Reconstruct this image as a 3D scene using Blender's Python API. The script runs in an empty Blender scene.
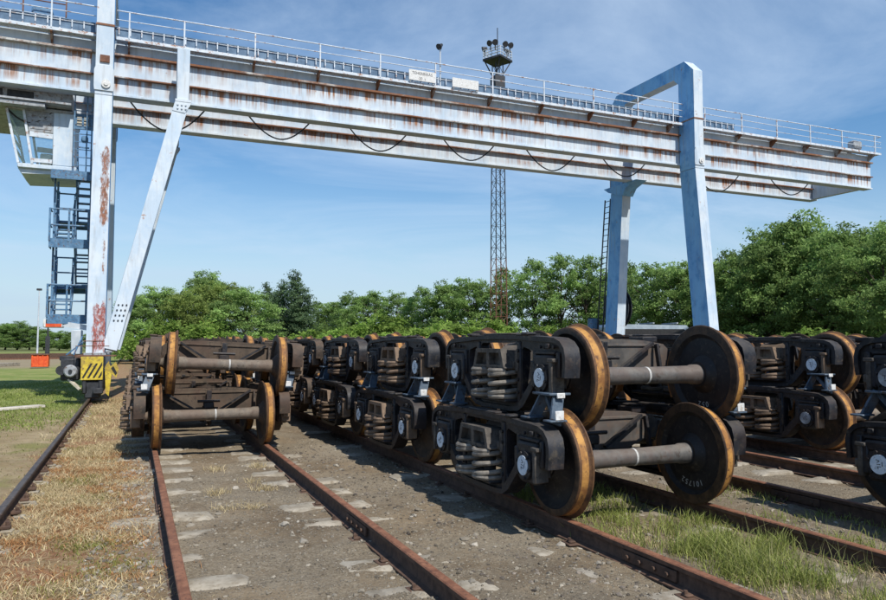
import bpy, bmesh, math, random
import numpy as np
from mathutils import Vector, Matrix, noise as mnoise
from mathutils.geometry import tessellate_polygon

SC = bpy.context.scene
COL = SC.collection
random.seed(7)
RNG = np.random.default_rng(7)
PI = math.pi
R = math.radians

# ------------------------------------------------------------------ camera
cam = bpy.data.cameras.new('camera')
cam_o = bpy.data.objects.new('camera', cam)
COL.objects.link(cam_o)
cam_o.location = (0, 0, 1.69)
cam_o.rotation_euler = (R(90 + 3.4547), 0, R(-23.2544))
cam.sensor_width = 36.0
cam.lens = 36.0 * 721.17 / 886.0
cam.clip_start = 0.05
cam.clip_end = 6000
SC.camera = cam_o

# ------------------------------------------------------------------ world, sun, exposure
SUN_TO = Vector((0.15, -0.78, 1.0)).normalized()
elev = math.asin(SUN_TO.z)
azim = math.atan2(SUN_TO.x, SUN_TO.y)
w = bpy.data.worlds.new('World')
SC.world = w
w.use_nodes = True
wt = w.node_tree
wt.nodes.clear()
wo = wt.nodes.new('ShaderNodeOutputWorld')
wb = wt.nodes.new('ShaderNodeBackground')
wb.inputs['Strength'].default_value = 0.10
sky = wt.nodes.new('ShaderNodeTexSky')
sky.sky_type = 'NISHITA'
sky.sun_disc = False
sky.sun_elevation = elev
sky.sun_rotation = azim
sky.altitude = 100
sky.air_density = 1.0
sky.dust_density = 0.25
sky.ozone_density = 1.4
# thin cirrus: warped, stretched noise on the sky direction projected to a high plane
tcw = wt.nodes.new('ShaderNodeTexCoord')
sep = wt.nodes.new('ShaderNodeSeparateXYZ')
wt.links.new(tcw.outputs['Generated'], sep.inputs[0])
mx = wt.nodes.new('ShaderNodeMath'); mx.operation = 'ADD'; mx.inputs[1].default_value = 0.12
wt.links.new(sep.outputs['Z'], mx.inputs[0])
mx2 = wt.nodes.new('ShaderNodeMath'); mx2.operation = 'MAXIMUM'; mx2.inputs[1].default_value = 0.05
wt.links.new(mx.outputs[0], mx2.inputs[0])
comb = wt.nodes.new('ShaderNodeCombineXYZ')
for i, ax in enumerate('XY'):
    dv = wt.nodes.new('ShaderNodeMath'); dv.operation = 'DIVIDE'
    wt.links.new(sep.outputs[ax], dv.inputs[0]); wt.links.new(mx2.outputs[0], dv.inputs[1])
    wt.links.new(dv.outputs[0], comb.inputs[i])
mp = wt.nodes.new('ShaderNodeMapping')
mp.inputs['Location'].default_value = (3.1, 2.2, 0.0)
mp.inputs['Rotation'].default_value = (0, 0, R(62))
mp.inputs['Scale'].default_value = (0.6, 1.0, 1.0)
wt.links.new(comb.outputs[0], mp.inputs[0])
n1 = wt.nodes.new('ShaderNodeTexNoise')
n1.inputs['Scale'].default_value = 0.85; n1.inputs['Detail'].default_value = 9
n1.inputs['Roughness'].default_value = 0.62; n1.inputs['Distortion'].default_value = 0.9
wt.links.new(mp.outputs[0], n1.inputs['Vector'])
cr = wt.nodes.new('ShaderNodeValToRGB')
cr.color_ramp.elements[0].position = 0.42; cr.color_ramp.elements[0].color = (0.04, 0.04, 0.04, 1)
cr.color_ramp.elements[1].position = 0.74; cr.color_ramp.elements[1].color = (0.62, 0.62, 0.62, 1)
wt.links.new(n1.outputs[0], cr.inputs[0])
mixc = wt.nodes.new('ShaderNodeMix'); mixc.data_type = 'RGBA'
wt.links.new(cr.outputs[0], mixc.inputs['Factor'])
hs = wt.nodes.new('ShaderNodeHueSaturation'); hs.inputs['Saturation'].default_value = 1.32; hs.inputs['Value'].default_value = 1.08
wt.links.new(sky.outputs[0], hs.inputs['Color'])
wt.links.new(hs.outputs[0], mixc.inputs['A'])
mixc.inputs['B'].default_value = (5.6, 6.9, 8.6, 1)
# pale blue haze all round the horizon
hz_ = wt.nodes.new('ShaderNodeMapRange'); hz_.interpolation_type = 'SMOOTHSTEP'
wt.links.new(sep.outputs['Z'], hz_.inputs['Value'])
hz_.inputs['From Min'].default_value = 0.26; hz_.inputs['From Max'].default_value = 0.0
hz_.inputs['To Min'].default_value = 0.0; hz_.inputs['To Max'].default_value = 0.88
mixh = wt.nodes.new('ShaderNodeMix'); mixh.data_type = 'RGBA'
wt.links.new(hz_.outputs[0], mixh.inputs['Factor'])
wt.links.new(mixc.outputs['Result'], mixh.inputs['A'])
mixh.inputs['B'].default_value = (4.1, 5.45, 6.8, 1)
wt.links.new(mixh.outputs['Result'], wb.inputs['Color'])
wt.links.new(wb.outputs[0], wo.inputs['Surface'])

sun = bpy.data.lights.new('sun', 'SUN')
sun.energy = 4.6
sun.angle = R(0.53)
sun.color = (1.0, 0.95, 0.87)
sun_o = bpy.data.objects.new('sun', sun)
COL.objects.link(sun_o)
sun_o.location = (10, -60, 60)
sun_o.rotation_euler = (-SUN_TO).to_track_quat('-Z', 'Y').to_euler()

SC.view_settings.view_transform = 'Standard'
SC.view_settings.look = 'None'
SC.view_settings.gamma = 1.0
SC.view_settings.use_curve_mapping = False
SC.view_settings.exposure = 0.28
SC.render.engine = 'CYCLES'
SC.cycles.max_bounces = 6
SC.cycles.transparent_max_bounces = 6

# ------------------------------------------------------------------ material helpers
def new_mat(name):
    m = bpy.data.materials.new(name); m.use_nodes = True
    nt = m.node_tree
    return m, nt, nt.nodes['Principled BSDF']

def nd(nt, typ, **kw):
    n = nt.nodes.new(typ)
    for k, v in kw.items():
        if hasattr(n, k): setattr(n, k, v)
        else: n.inputs[k].default_value = v
    return n

def noise_fac(nt, vec, scale, detail=6, rough=0.6, lo=0.35, hi=0.65, dist=0.0):
    n = nd(nt, 'ShaderNodeTexNoise', Scale=scale, Detail=detail, Roughness=rough, Distortion=dist)
    nt.links.new(vec, n.inputs['Vector'])
    mr = nd(nt, 'ShaderNodeMapRange', interpolation_type='SMOOTHSTEP')
    mr.inputs['From Min'].default_value = lo; mr.inputs['From Max'].default_value = hi
    nt.links.new(n.outputs[0], mr.inputs['Value'])
    return mr.outputs[0]

def mix_col(nt, fac, a, b):
    m = nd(nt, 'ShaderNodeMix', data_type='RGBA')
    for s, v in (('A', a), ('B', b)):
        if isinstance(v, (tuple, list)): m.inputs[s].default_value = (*v, 1) if len(v) == 3 else v
        else: nt.links.new(v, m.inputs[s])
    if isinstance(fac, (int, float)): m.inputs['Factor'].default_value = fac
    else: nt.links.new(fac, m.inputs['Factor'])
    return m.outputs['Result']

def math_n(nt, op, a, b=None, clamp=False):
    m = nd(nt, 'ShaderNodeMath', operation=op, use_clamp=clamp)
    for i, v in enumerate((a, b)):
        if v is None: continue
        if isinstance(v, (int, float)): m.inputs[i].default_value = v
        else: nt.links.new(v, m.inputs[i])
    return m.outputs[0]

def mapped(nt, coord, scale=(1, 1, 1), loc=(0, 0, 0)):
    m = nd(nt, 'ShaderNodeMapping')
    m.inputs['Scale'].default_value = scale; m.inputs['Location'].default_value = loc
    nt.links.new(coord, m.inputs['Vector'])
    return m.outputs[0]

def geo_pos(nt):
    return nd(nt, 'ShaderNodeNewGeometry').outputs['Position']

def bump(nt, bsdf, h, strength=0.4, dist=0.02):
    b = nd(nt, 'ShaderNodeBump'); b.inputs['Strength'].default_value = strength; b.inputs['Distance'].default_value = dist
    nt.links.new(h, b.inputs['Height']); nt.links.new(b.outputs[0], bsdf.inputs['Normal'])

MATS = {}
def simple(name, c1, c2, scale=8, rough=0.7, metal=0.0, bmp=0.25, bdist=0.01, c3=None, s3=30, lo=0.35, hi=0.65, spec=0.4, dust=None):
    """worn surface: two colours blended by noise, optional third speckle colour"""
    m, nt, b = new_mat(name)
    p = geo_pos(nt)
    f = noise_fac(nt, p, scale, 7, 0.65, lo, hi)
    c = mix_col(nt, f, c1, c2)
    if c3:
        f3 = noise_fac(nt, p, s3, 5, 0.7, 0.53, 0.66)
        c = mix_col(nt, f3, c, c3)
    rgh = None
    if dust:
        g = nd(nt, 'ShaderNodeNewGeometry'); sz = nd(nt, 'ShaderNodeSeparateXYZ'); nt.links.new(g.outputs['Normal'], sz.inputs[0])
        up = nd(nt, 'ShaderNodeMapRange', interpolation_type='SMOOTHSTEP'); nt.links.new(sz.outputs['Z'], up.inputs['Value'])
        up.inputs['From Min'].default_value = 0.1; up.inputs['From Max'].default_value = 1.0
        dn = noise_fac(nt, p, 5.5, 7, 0.72, 0.30, 0.62)
        runs = noise_fac(nt, mapped(nt, p, (7, 7, 0.8)), 1.5, 6, 0.7, 0.50, 0.72)
        blot = noise_fac(nt, p, 2.3, 7, 0.72, 0.47, 0.60)
        k = math_n(nt, 'ADD', math_n(nt, 'MULTIPLY', up.outputs[0], math_n(nt, 'MULTIPLY', dn, 0.75)), math_n(nt, 'MULTIPLY', runs, 0.30), True)
        c = mix_col(nt, k, c, dust)
        c = mix_col(nt, math_n(nt, 'MULTIPLY', blot, 0.55), c, tuple(q * 0.62 for q in dust[:1]) + tuple(q * 0.5 for q in dust[1:]))
        rgh = nd(nt, 'ShaderNodeMapRange'); nt.links.new(k, rgh.inputs['Value']); rgh.inputs['To Min'].default_value = rough; rgh.inputs['To Max'].default_value = 0.92
        nt.links.new(rgh.outputs[0], b.inputs['Roughness'])
    nt.links.new(c, b.inputs['Base Color'])
    b.inputs['Roughness'].default_value = rough
    b.inputs['Metallic'].default_value = metal
    b.inputs['Specular IOR Level'].default_value = spec
    if bmp:
        n = nd(nt, 'ShaderNodeTexNoise', Scale=scale * 4, Detail=5, Roughness=0.7)
        nt.links.new(p, n.inputs['Vector'])
        bump(nt, b, n.outputs[0], bmp, bdist)
    MATS[name] = m
    return m

simple('steel_black', (0.006, 0.0065, 0.009), (0.019, 0.021, 0.027), 6, 0.5, 0, 0.4, 0.008, (0.055, 0.047, 0.038), 14, spec=0.35, dust=(0.062, 0.054, 0.047))
simple('steel_brown', (0.020, 0.016, 0.013), (0.052, 0.037, 0.027), 7, 0.7, 0, 0.4, 0.008, (0.10, 0.068, 0.044), 16, dust=(0.115, 0.082, 0.056))
simple('wheel_face', (0.008, 0.008, 0.010), (0.018, 0.0175, 0.019), 5, 0.6, 0, 0.2, 0.004, (0.05, 0.042, 0.035), 22, dust=(0.042, 0.036, 0.031))
simple('wheel_face_brown', (0.02, 0.016, 0.013), (0.05, 0.036, 0.027), 5, 0.75, 0, 0.2, 0.004, (0.09, 0.06, 0.04), 22, dust=(0.11, 0.075, 0.05))
simple('wheel_rim', (0.030, 0.020, 0.014), (0.085, 0.050, 0.028), 12, 0.62, 0.15, 0.3, 0.004)
simple('wheel_tread', (0.20, 0.085, 0.025), (0.44, 0.225, 0.055), 6, 0.72, 0.0, 0.6, 0.006, (0.10, 0.048, 0.022), 19)
simple('wheel_groove', (0.06, 0.030, 0.015), (0.15, 0.072, 0.028), 9, 0.75, 0.0, 0.3, 0.004, (0.06, 0.03, 0.018), 14)
simple('axle_steel', (0.065, 0.063, 0.063), (0.125, 0.12, 0.113), 7, 0.6, 0.1, 0.3, 0.004, (0.055, 0.042, 0.034), 12, dust=(0.17, 0.15, 0.125))
simple('axle_brown', (0.105, 0.09, 0.075), (0.17, 0.14, 0.11), 12, 0.7, 0.05, 0.25, 0.004, (0.06, 0.045, 0.035), 18, dust=(0.19, 0.155, 0.115))
simple('bolster_steel', (0.055, 0.052, 0.050), (0.10, 0.093, 0.085), 5, 0.6, 0, 0.25, 0.005, (0.12, 0.09, 0.065), 13, dust=(0.15, 0.125, 0.10))
simple('bolster_brown', (0.055, 0.041, 0.030), (0.105, 0.076, 0.053), 5, 0.8, 0, 0.35, 0.008, (0.03, 0.023, 0.019), 10, dust=(0.145, 0.105, 0.072))
simple('spring_steel', (0.12, 0.108, 0.094), (0.25, 0.225, 0.19), 9, 0.6, 0.1, 0.2, 0.003)
simple('spring_brown', (0.11, 0.076, 0.052), (0.20, 0.14, 0.095), 9, 0.75, 0.05, 0.2, 0.003)
simple('pocket_steel', (0.04, 0.035, 0.031), (0.105, 0.092, 0.078), 9, 0.7, 0, 0.35, 0.006, (0.035, 0.03, 0.026), 14)
simple('brake_rust', (0.24, 0.095, 0.03), (0.36, 0.16, 0.05), 20, 0.75, 0, 0.3, 0.004)
simple('bracket_blue', (0.045, 0.07, 0.105), (0.09, 0.125, 0.165), 9, 0.5, 0, 0.2, 0.004, (0.05, 0.04, 0.035), 15)
simple('white_paint', (0.52, 0.53, 0.53), (0.68, 0.69, 0.68), 20, 0.55, 0, 0.15, 0.003, (0.42, 0.38, 0.33), 26)
simple('cap_paint', (0.50, 0.60, 0.70), (0.66, 0.73, 0.80), 16, 0.5, 0, 0.15, 0.003, (0.30, 0.36, 0.42), 30)
simple('cap_dirty', (0.17, 0.19, 0.21), (0.42, 0.46, 0.5), 9, 0.6, 0, 0.15, 0.003, (0.10, 0.08, 0.065), 18)
simple('ink', (0.03, 0.03, 0.035), (0.06, 0.06, 0.065), 10, 0.7, 0, 0)
simple('chalk', (0.34, 0.34, 0.33), (0.5, 0.5, 0.48), 60, 0.9, 0, 0)
simple('rail_rust', (0.15, 0.062, 0.034), (0.25, 0.115, 0.064), 9, 0.72, 0.1, 0.35, 0.004, (0.085, 0.04, 0.026), 30)
simple('rail_side', (0.060, 0.036, 0.026), (0.115, 0.068, 0.046), 11, 0.85, 0, 0.35, 0.005)
simple('rail_worn', (0.055, 0.038, 0.03), (0.10, 0.075, 0.06), 9, 0.45, 0.4, 0.3, 0.003, (0.19, 0.13, 0.095), 25)
simple('concrete', (0.20, 0.172, 0.13), (0.345, 0.31, 0.25), 5, 0.9, 0, 0.7, 0.012, (0.19, 0.155, 0.11), 13)
simple('dark_metal', (0.018, 0.02, 0.024), (0.04, 0.043, 0.05), 8, 0.55, 0, 0.2, 0.005)
simple('dark_rust', (0.11, 0.05, 0.032), (0.19, 0.09, 0.055), 8, 0.8, 0, 0.25, 0.005)
simple('stair_blue', (0.05, 0.13, 0.24), (0.11, 0.22, 0.35), 6, 0.55, 0, 0.2, 0.005, (0.10, 0.06, 0.04), 14)
simple('tray_blue', (0.05, 0.10, 0.17), (0.12, 0.20, 0.30), 2.5, 0.6, 0, 0.2, 0.005)
simple('railing_paint', (0.46, 0.53, 0.60), (0.60, 0.65, 0.70), 5, 0.5, 0, 0.1, 0.003, (0.3, 0.15, 0.08), 6)
simple('yellow_paint', (0.50, 0.37, 0.03), (0.64, 0.50, 0.06), 6, 0.6, 0, 0.2, 0.004, (0.22, 0.15, 0.06), 10, dust=(0.25, 0.20, 0.11))
simple('black_paint', (0.012, 0.012, 0.012), (0.03, 0.03, 0.03), 10, 0.55, 0, 0.1, 0.003)
simple('red_paint', (0.55, 0.065, 0.02), (0.72, 0.12, 0.03), 6, 0.5, 0, 0.1, 0.003)
simple('grey_paint', (0.22, 0.24, 0.26), (0.34, 0.36, 0.38), 5, 0.6, 0, 0.2, 0.004, (0.14, 0.10, 0.08), 9)
simple('cream_paint', (0.42, 0.39, 0.31), (0.55, 0.51, 0.42), 5, 0.6, 0, 0.15, 0.004, (0.36, 0.24, 0.14), 9)
simple('rubber', (0.012, 0.012, 0.013), (0.025, 0.025, 0.026), 10, 0.6, 0, 0)
simple('bark', (0.05, 0.038, 0.027), (0.10, 0.08, 0.06), 6, 0.95, 0, 0.6, 0.03)
simple('stone', (0.22, 0.20, 0.165), (0.40, 0.37, 0.31), 12, 0.9, 0, 0.4, 0.01, (0.13, 0.11, 0.09), 25)
simple('wood_grey', (0.38, 0.35, 0.30), (0.55, 0.52, 0.46), 6, 0.9, 0, 0.3, 0.01)
simple('vehicle_paint', (0.30, 0.36, 0.42), (0.42, 0.48, 0.54), 3, 0.35, 0.2, 0)
simple('pole_paint', (0.40, 0.45, 0.5), (0.52, 0.56, 0.6), 3, 0.5, 0, 0)

def glass_mat():
    m, nt, b = new_mat('cab_glass')
    b.inputs['Base Color'].default_value = (0.62, 0.78, 0.84, 1)
    b.inputs['Roughness'].default_value = 0.06
    b.inputs['Transmission Weight'].default_value = 0.92
    b.inputs['IOR'].default_value = 1.1
    MATS['cab_glass'] = m
glass_mat()

def crane_paint(name, blue_amt, rust_band=None, rust_patch=None, streak=0.5, base=(0.57, 0.635, 0.69), patch=(0.22, 0.38, 0.58)):
    """old pale-blue enamel, chalked to near white, bluer where the top coat survives; rust that bleeds
    down from the stiffener edges (rust_band: heights of the edges) and local rust patches"""
    m, nt, b = new_mat(name)
    p = geo_pos(nt)
    f = noise_fac(nt, mapped(nt, p, (0.8, 0.8, 0.55)), 1.2, 8, 0.7, 0.40, 0.62)
    c = mix_col(nt, f, base, tuple(k * q for k, q in zip(base, (0.74, 0.83, 0.92))))
    f2 = noise_fac(nt, mapped(nt, p, (1, 1, 0.7)), 2.1, 8, 0.72, 0.62 - 0.32 * blue_amt, 0.76 - 0.26 * blue_amt)
    f2 = math_n(nt, 'MULTIPLY', f2, min(1.0, 0.35 + blue_amt))
    c = mix_col(nt, f2, c, patch)
    # every plate of the web took its paint a little differently
    sp0 = nd(nt, 'ShaderNodeSeparateXYZ'); nt.links.new(p, sp0.inputs[0])
    snap = math_n(nt, 'FLOOR', math_n(nt, 'DIVIDE', math_n(nt, 'ADD', sp0.outputs['X'], 7.6), 2.875))
    wn = nd(nt, 'ShaderNodeTexWhiteNoise', noise_dimensions='1D'); nt.links.new(snap, wn.inputs['W'])
    c = mix_col(nt, math_n(nt, 'MULTIPLY', wn.outputs['Value'], 0.22), c, (0.40, 0.46, 0.52))
    # grey dirt film in vertical runs
    fd = noise_fac(nt, mapped(nt, p, (5, 5, 0.35)), 1.6, 6, 0.65, 0.48, 0.75)
    c = mix_col(nt, math_n(nt, 'MULTIPLY', fd, 0.45), c, (0.27, 0.27, 0.26))
    sepn = nd(nt, 'ShaderNodeSeparateXYZ'); nt.links.new(p, sepn.inputs[0])
    if rust_band:
        tot = None
        runs = noise_fac(nt, mapped(nt, p, (3.2, 1, 0.12)), 2.0, 6, 0.7, 0.42, 0.66)
        big = noise_fac(nt, mapped(nt, p, (0.22, 1, 1)), 1.0, 3, 0.6, 0.40, 0.62)
        for zb in rust_band:
            d = math_n(nt, 'SUBTRACT', zb, sepn.outputs['Z'])          # distance below the edge
            near = nd(nt, 'ShaderNodeMapRange'); nt.links.new(d, near.inputs['Value'])
            near.inputs['From Min'].default_value = 0.55; near.inputs['From Max'].default_value = 0.02
            above = nd(nt, 'ShaderNodeMapRange'); nt.links.new(d, above.inputs['Value'])
            above.inputs['From Min'].default_value = -0.07; above.inputs['From Max'].default_value = -0.02
            e = math_n(nt, 'MULTIPLY', near.outputs[0], above.outputs[0])
            e2 = math_n(nt, 'MULTIPLY', e, runs)
            e2 = math_n(nt, 'MULTIPLY', e2, math_n(nt, 'ADD', math_n(nt, 'MULTIPLY', big, 1.0), 0.25))
            tot = e2 if tot is None else math_n(nt, 'MAXIMUM', tot, e2)
        c = mix_col(nt, math_n(nt, 'MULTIPLY', tot, streak, True), c, (0.27, 0.125, 0.06))
    sp = noise_fac(nt, p, 3.3, 8, 0.75, 0.625, 0.675)
    c = mix_col(nt, math_n(nt, 'MULTIPLY', sp, 0.8), c, (0.30, 0.14, 0.07))
    if rust_patch:
        for (z0, z1, x0, x1, col, thr) in rust_patch:
            def win(v, a, bb, s):
                r1 = nd(nt, 'ShaderNodeMapRange', interpolation_type='SMOOTHSTEP'); nt.links.new(v, r1.inputs['Value'])
                r1.inputs['From Min'].default_value = a - s; r1.inputs['From Max'].default_value = a + s
                r2 = nd(nt, 'ShaderNodeMapRange', interpolation_type='SMOOTHSTEP'); nt.links.new(v, r2.inputs['Value'])
                r2.inputs['From Min'].default_value = bb + s; r2.inputs['From Max'].default_value = bb - s
                return math_n(nt, 'MULTIPLY', r1.outputs[0], r2.outputs[0])
            wz = win(sepn.outputs['Z'], z0, z1, 0.28)
            wx = win(sepn.outputs['X'], x0, x1, 0.09)
            nz = nd(nt, 'ShaderNodeTexNoise', Scale=2.8, Detail=9, Roughness=0.74); nt.links.new(mapped(nt, p, (2.2, 2.2, 0.9)), nz.inputs['Vector'])
            wn_ = math_n(nt, 'MULTIPLY', math_n(nt, 'SUBTRACT', math_n(nt, 'MULTIPLY', wz, wx), 1.0), 0.42)
            kk = nd(nt, 'ShaderNodeMapRange', interpolation_type='SMOOTHSTEP'); nt.links.new(math_n(nt, 'ADD', nz.outputs[0], wn_), kk.inputs['Value'])
            kk.inputs['From Min'].default_value = thr - 0.05; kk.inputs['From Max'].default_value = thr + 0.06
            fl = noise_fac(nt, mapped(nt, p, (3, 3, 1.1), (2, 7, 1)), 4.5, 8, 0.75, 0.36, 0.54)
            k = math_n(nt, 'MULTIPLY', kk.outputs[0], math_n(nt, 'ADD', math_n(nt, 'MULTIPLY', fl, 0.75), 0.2))
            col = mix_col(nt, noise_fac(nt, p, 16, 6, 0.75, 0.40, 0.62), col, tuple(q * 0.45 for q in col))
            c = mix_col(nt, k, c, col)
    nt.links.new(c, b.inputs['Base Color'])
    b.inputs['Roughness'].default_value = 0.55
    b.inputs['Specular IOR Level'].default_value = 0.3
    n = nd(nt, 'ShaderNodeTexNoise', Scale=7, Detail=6, Roughness=0.7); nt.links.new(p, n.inputs['Vector'])
    bump(nt, b, n.outputs[0], 0.2, 0.01)
    MATS[name] = m
crane_paint('girder_paint', 0.05, (10.93, 10.21), None, 1.9)
crane_paint('leg_paint', 0.12, None, None)
crane_paint('leg_paint_blue_shade', 0.45, None, None, base=(0.17, 0.46, 0.78), patch=(0.015, 0.23, 0.57))  # blue enamel patches plus sky-lit shade put into the base colour
crane_paint('leg_paint_rusty', 0.10, None, [(5.2, 7.6, -0.98, -0.78, (0.25, 0.085, 0.03), 0.27), (3.6, 5.3, -0.9, -0.8, (0.28, 0.12, 0.055), 0.41),
                                     (1.35, 2.9, -1.12, -0.66, (0.34, 0.075, 0.05), 0.37)])

def rust_edge():
    m, nt, b = new_mat('rib_paint')
    p = geo_pos(nt)
    f = noise_fac(nt, mapped(nt, p, (0.55, 1, 1)), 1.3, 7, 0.72, 0.34, 0.54)
    c = mix_col(nt, f, (0.44, 0.45, 0.44), (0.19, 0.075, 0.030))
    f2 = noise_fac(nt, p, 9, 6, 0.7, 0.5, 0.62)
    c = mix_col(nt, math_n(nt, 'MULTIPLY', f2, 0.7), c, (0.10, 0.055, 0.04))
    nt.links.new(c, b.inputs['Base Color']); b.inputs['Roughness'].default_value = 0.75
    MATS['rib_paint'] = m
rust_edge()

def attr_mat(name, rough=0.6, transl=0.35, spec=0.3):
    m, nt, b = new_mat(name)
    a = nd(nt, 'ShaderNodeAttribute'); a.attribute_name = 'tint'
    nt.links.new(a.outputs['Color'], b.inputs['Base Color'])
    b.inputs['Roughness'].default_value = rough
    b.inputs['Specular IOR Level'].default_value = spec
    if transl:
        t = nd(nt, 'ShaderNodeBsdfTranslucent')
        nt.links.new(a.outputs['Color'], t.inputs['Color'])
        ms = nd(nt, 'ShaderNodeMixShader'); ms.inputs[0].default_value = transl
        nt.links.new(b.outputs[0], ms.inputs[1]); nt.links.new(t.outputs[0], ms.inputs[2])
        nt.links.new(ms.outputs[0], nt.nodes['Material Output'].inputs['Surface'])
    MATS[name] = m
attr_mat('leaf', 0.7, 0.5, 0.15)
attr_mat('blade', 0.6, 0.3)
attr_mat('pebble', 0.9, 0.0)

def ground_mat():
    m, nt, b = new_mat('ground_soil')
    p = geo_pos(nt)
    s = nd(nt, 'ShaderNodeSeparateXYZ'); nt.links.new(p, s.inputs[0])
    wob = nd(nt, 'ShaderNodeTexNoise', Scale=0.55, Detail=5, Roughness=0.65); nt.links.new(p, wob.inputs['Vector'])
    wv = math_n(nt, 'MULTIPLY', math_n(nt, 'SUBTRACT', wob.outputs[0], 0.5), 1.6)
    X = math_n(nt, 'ADD', s.outputs['X'], wv)
    wob2 = nd(nt, 'ShaderNodeTexNoise', Scale=0.16, Detail=4, Roughness=0.6); nt.links.new(p, wob2.inputs['Vector'])
    Y = math_n(nt, 'ADD', s.outputs['Y'], math_n(nt, 'MULTIPLY', math_n(nt, 'SUBTRACT', wob2.outputs[0], 0.5), 16.0))
    def sm(v, a, bb):
        r = nd(nt, 'ShaderNodeMapRange', interpolation_type='SMOOTHSTEP'); nt.links.new(v, r.inputs['Value'])
        r.inputs['From Min'].default_value = a; r.inputs['From Max'].default_value = bb
        return r.outputs[0]
    # trampled yard soil: brown-grey with pale dust, cinders and grey grit
    c = mix_col(nt, noise_fac(nt, p, 1.1, 8, 0.68, 0.36, 0.64), (0.150, 0.112, 0.072), (0.245, 0.190, 0.125))
    c = mix_col(nt, math_n(nt, 'MULTIPLY', noise_fac(nt, p, 0.7, 7, 0.7, 0.50, 0.66), 0.55), c, (0.225, 0.19, 0.14))
    c = mix_col(nt, math_n(nt, 'MULTIPLY', noise_fac(nt, p, 14, 6, 0.75, 0.52, 0.66), 0.6), c, (0.33, 0.285, 0.21))
    c = mix_col(nt, math_n(nt, 'MULTIPLY', noise_fac(nt, p, 26, 5, 0.8, 0.55, 0.66), 0.75), c, (0.062, 0.05, 0.04))
    c = mix_col(nt, math_n(nt, 'MULTIPLY', noise_fac(nt, p, 2.2, 6, 0.7, 0.58, 0.68), 0.5), c, (0.075, 0.06, 0.045))
    vo = nd(nt, 'ShaderNodeTexVoronoi', Scale=70.0); nt.links.new(p, vo.inputs['Vector'])
    vb = nd(nt, 'ShaderNodeSeparateColor'); nt.links.new(vo.outputs['Color'], vb.inputs[0])
    gm = noise_fac(nt, mapped(nt, p, (1, 0.7, 1), (3, 8, 0)), 0.9, 6, 0.7, 0.42, 0.58)
    gc = mix_col(nt, vb.outputs[0], (0.115, 0.095, 0.068), (0.325, 0.285, 0.215))
    c = mix_col(nt, math_n(nt, 'MULTIPLY', gm, 0.6), c, gc)
    st = noise_fac(nt, mapped(nt, p, (1, 0.45, 1)), 0.8, 7, 0.7, 0.48, 0.70)
    c = mix_col(nt, math_n(nt, 'MULTIPLY', st, 0.55), c, (0.10, 0.082, 0.062))
    ds = noise_fac(nt, mapped(nt, p, (1, 0.6, 1), (9, 4, 0)), 0.6, 8, 0.72, 0.50, 0.68)
    c = mix_col(nt, math_n(nt, 'MULTIPLY', ds, 0.6), c, (0.29, 0.25, 0.19))
    # rusty dry strip beside the crane rail
    dry = math_n(nt, 'MULTIPLY', sm(X, -1.5, -1.0), sm(X, 0.45, -0.15))
    cd = mix_col(nt, noise_fac(nt, p, 2.0, 7, 0.7, 0.36, 0.62), (0.25, 0.175, 0.09), (0.24, 0.11, 0.055))
    cd = mix_col(nt, noise_fac(nt, p, 18, 6, 0.75, 0.46, 0.66), cd, (0.36, 0.28, 0.16))
    c = mix_col(nt, math_n(nt, 'MULTIPLY', dry, 0.85), c, cd)
    # sandy verge, then lawn, left of the crane rail
    left = sm(X, -0.9, -1.5)
    cs = mix_col(nt, noise_fac(nt, p, 1.6, 8, 0.7, 0.36, 0.64), (0.23, 0.175, 0.10), (0.33, 0.265, 0.165))
    cs = mix_col(nt, noise_fac(nt, p, 0.5, 6, 0.7, 0.50, 0.62), cs, (0.20, 0.19, 0.075))
    cg = mix_col(nt, noise_fac(nt, p, 0.45, 7, 0.7, 0.38, 0.62), (0.14, 0.19, 0.045), (0.235, 0.25, 0.085))
    cg = mix_col(nt, math_n(nt, 'MULTIPLY', noise_fac(nt, p, 0.9, 6, 0.7, 0.54, 0.68), 0.7), cg, (0.27, 0.225, 0.115))
    cl = mix_col(nt, sm(Y, 15.0, 25.0), cs, cg)
    c = mix_col(nt, left, c, cl)
    # old yard further left: bare ballast band, then meadow
    band = math_n(nt, 'MULTIPLY', sm(Y, 52.0, 62.0), sm(Y, 150.0, 120.0))
    band = math_n(nt, 'MULTIPLY', band, sm(X, -3.5, -6.5))
    c = mix_col(nt, math_n(nt, 'MULTIPLY', band, 0.8), c, (0.26, 0.20, 0.15))
    # meadow beyond the yard
    far = math_n(nt, 'MULTIPLY', sm(Y, 44.0, 54.0), sm(X, -1.0, 2.0))
    c = mix_col(nt, far, c, (0.10, 0.125, 0.04))
    far2 = sm(s.outputs['Y'], 150.0, 175.0)
    c = mix_col(nt, far2, c, (0.12, 0.14, 0.05))
    nt.links.new(c, b.inputs['Base Color'])
    b.inputs['Roughness'].default_value = 0.95
    b.inputs['Specular IOR Level'].default_value = 0.15
    n = nd(nt, 'ShaderNodeTexNoise', Scale=22, Detail=8, Roughness=0.75); nt.links.new(p, n.inputs['Vector'])
    bump(nt, b, n.outputs[0], 0.9, 0.03)
    MATS['ground_soil'] = m
ground_mat()

# ------------------------------------------------------------------ mesh helpers
WORG = {}     # world origin of every parent object

def props(o, label=None, cat=None, group=None, kind=None):
    if label: o['label'] = label
    if cat: o['category'] = cat
    if group: o['group'] = group
    if kind: o['kind'] = kind
    return o

def empty(name, loc=(0, 0, 0), label=None, cat=None, group=None, kind=None):
    o = bpy.data.objects.new(name, None)
    COL.objects.link(o); o.location = loc; o.empty_display_size = 0.3
    WORG[o.name] = Vector(loc)
    return props(o, label, cat, group, kind)

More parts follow.
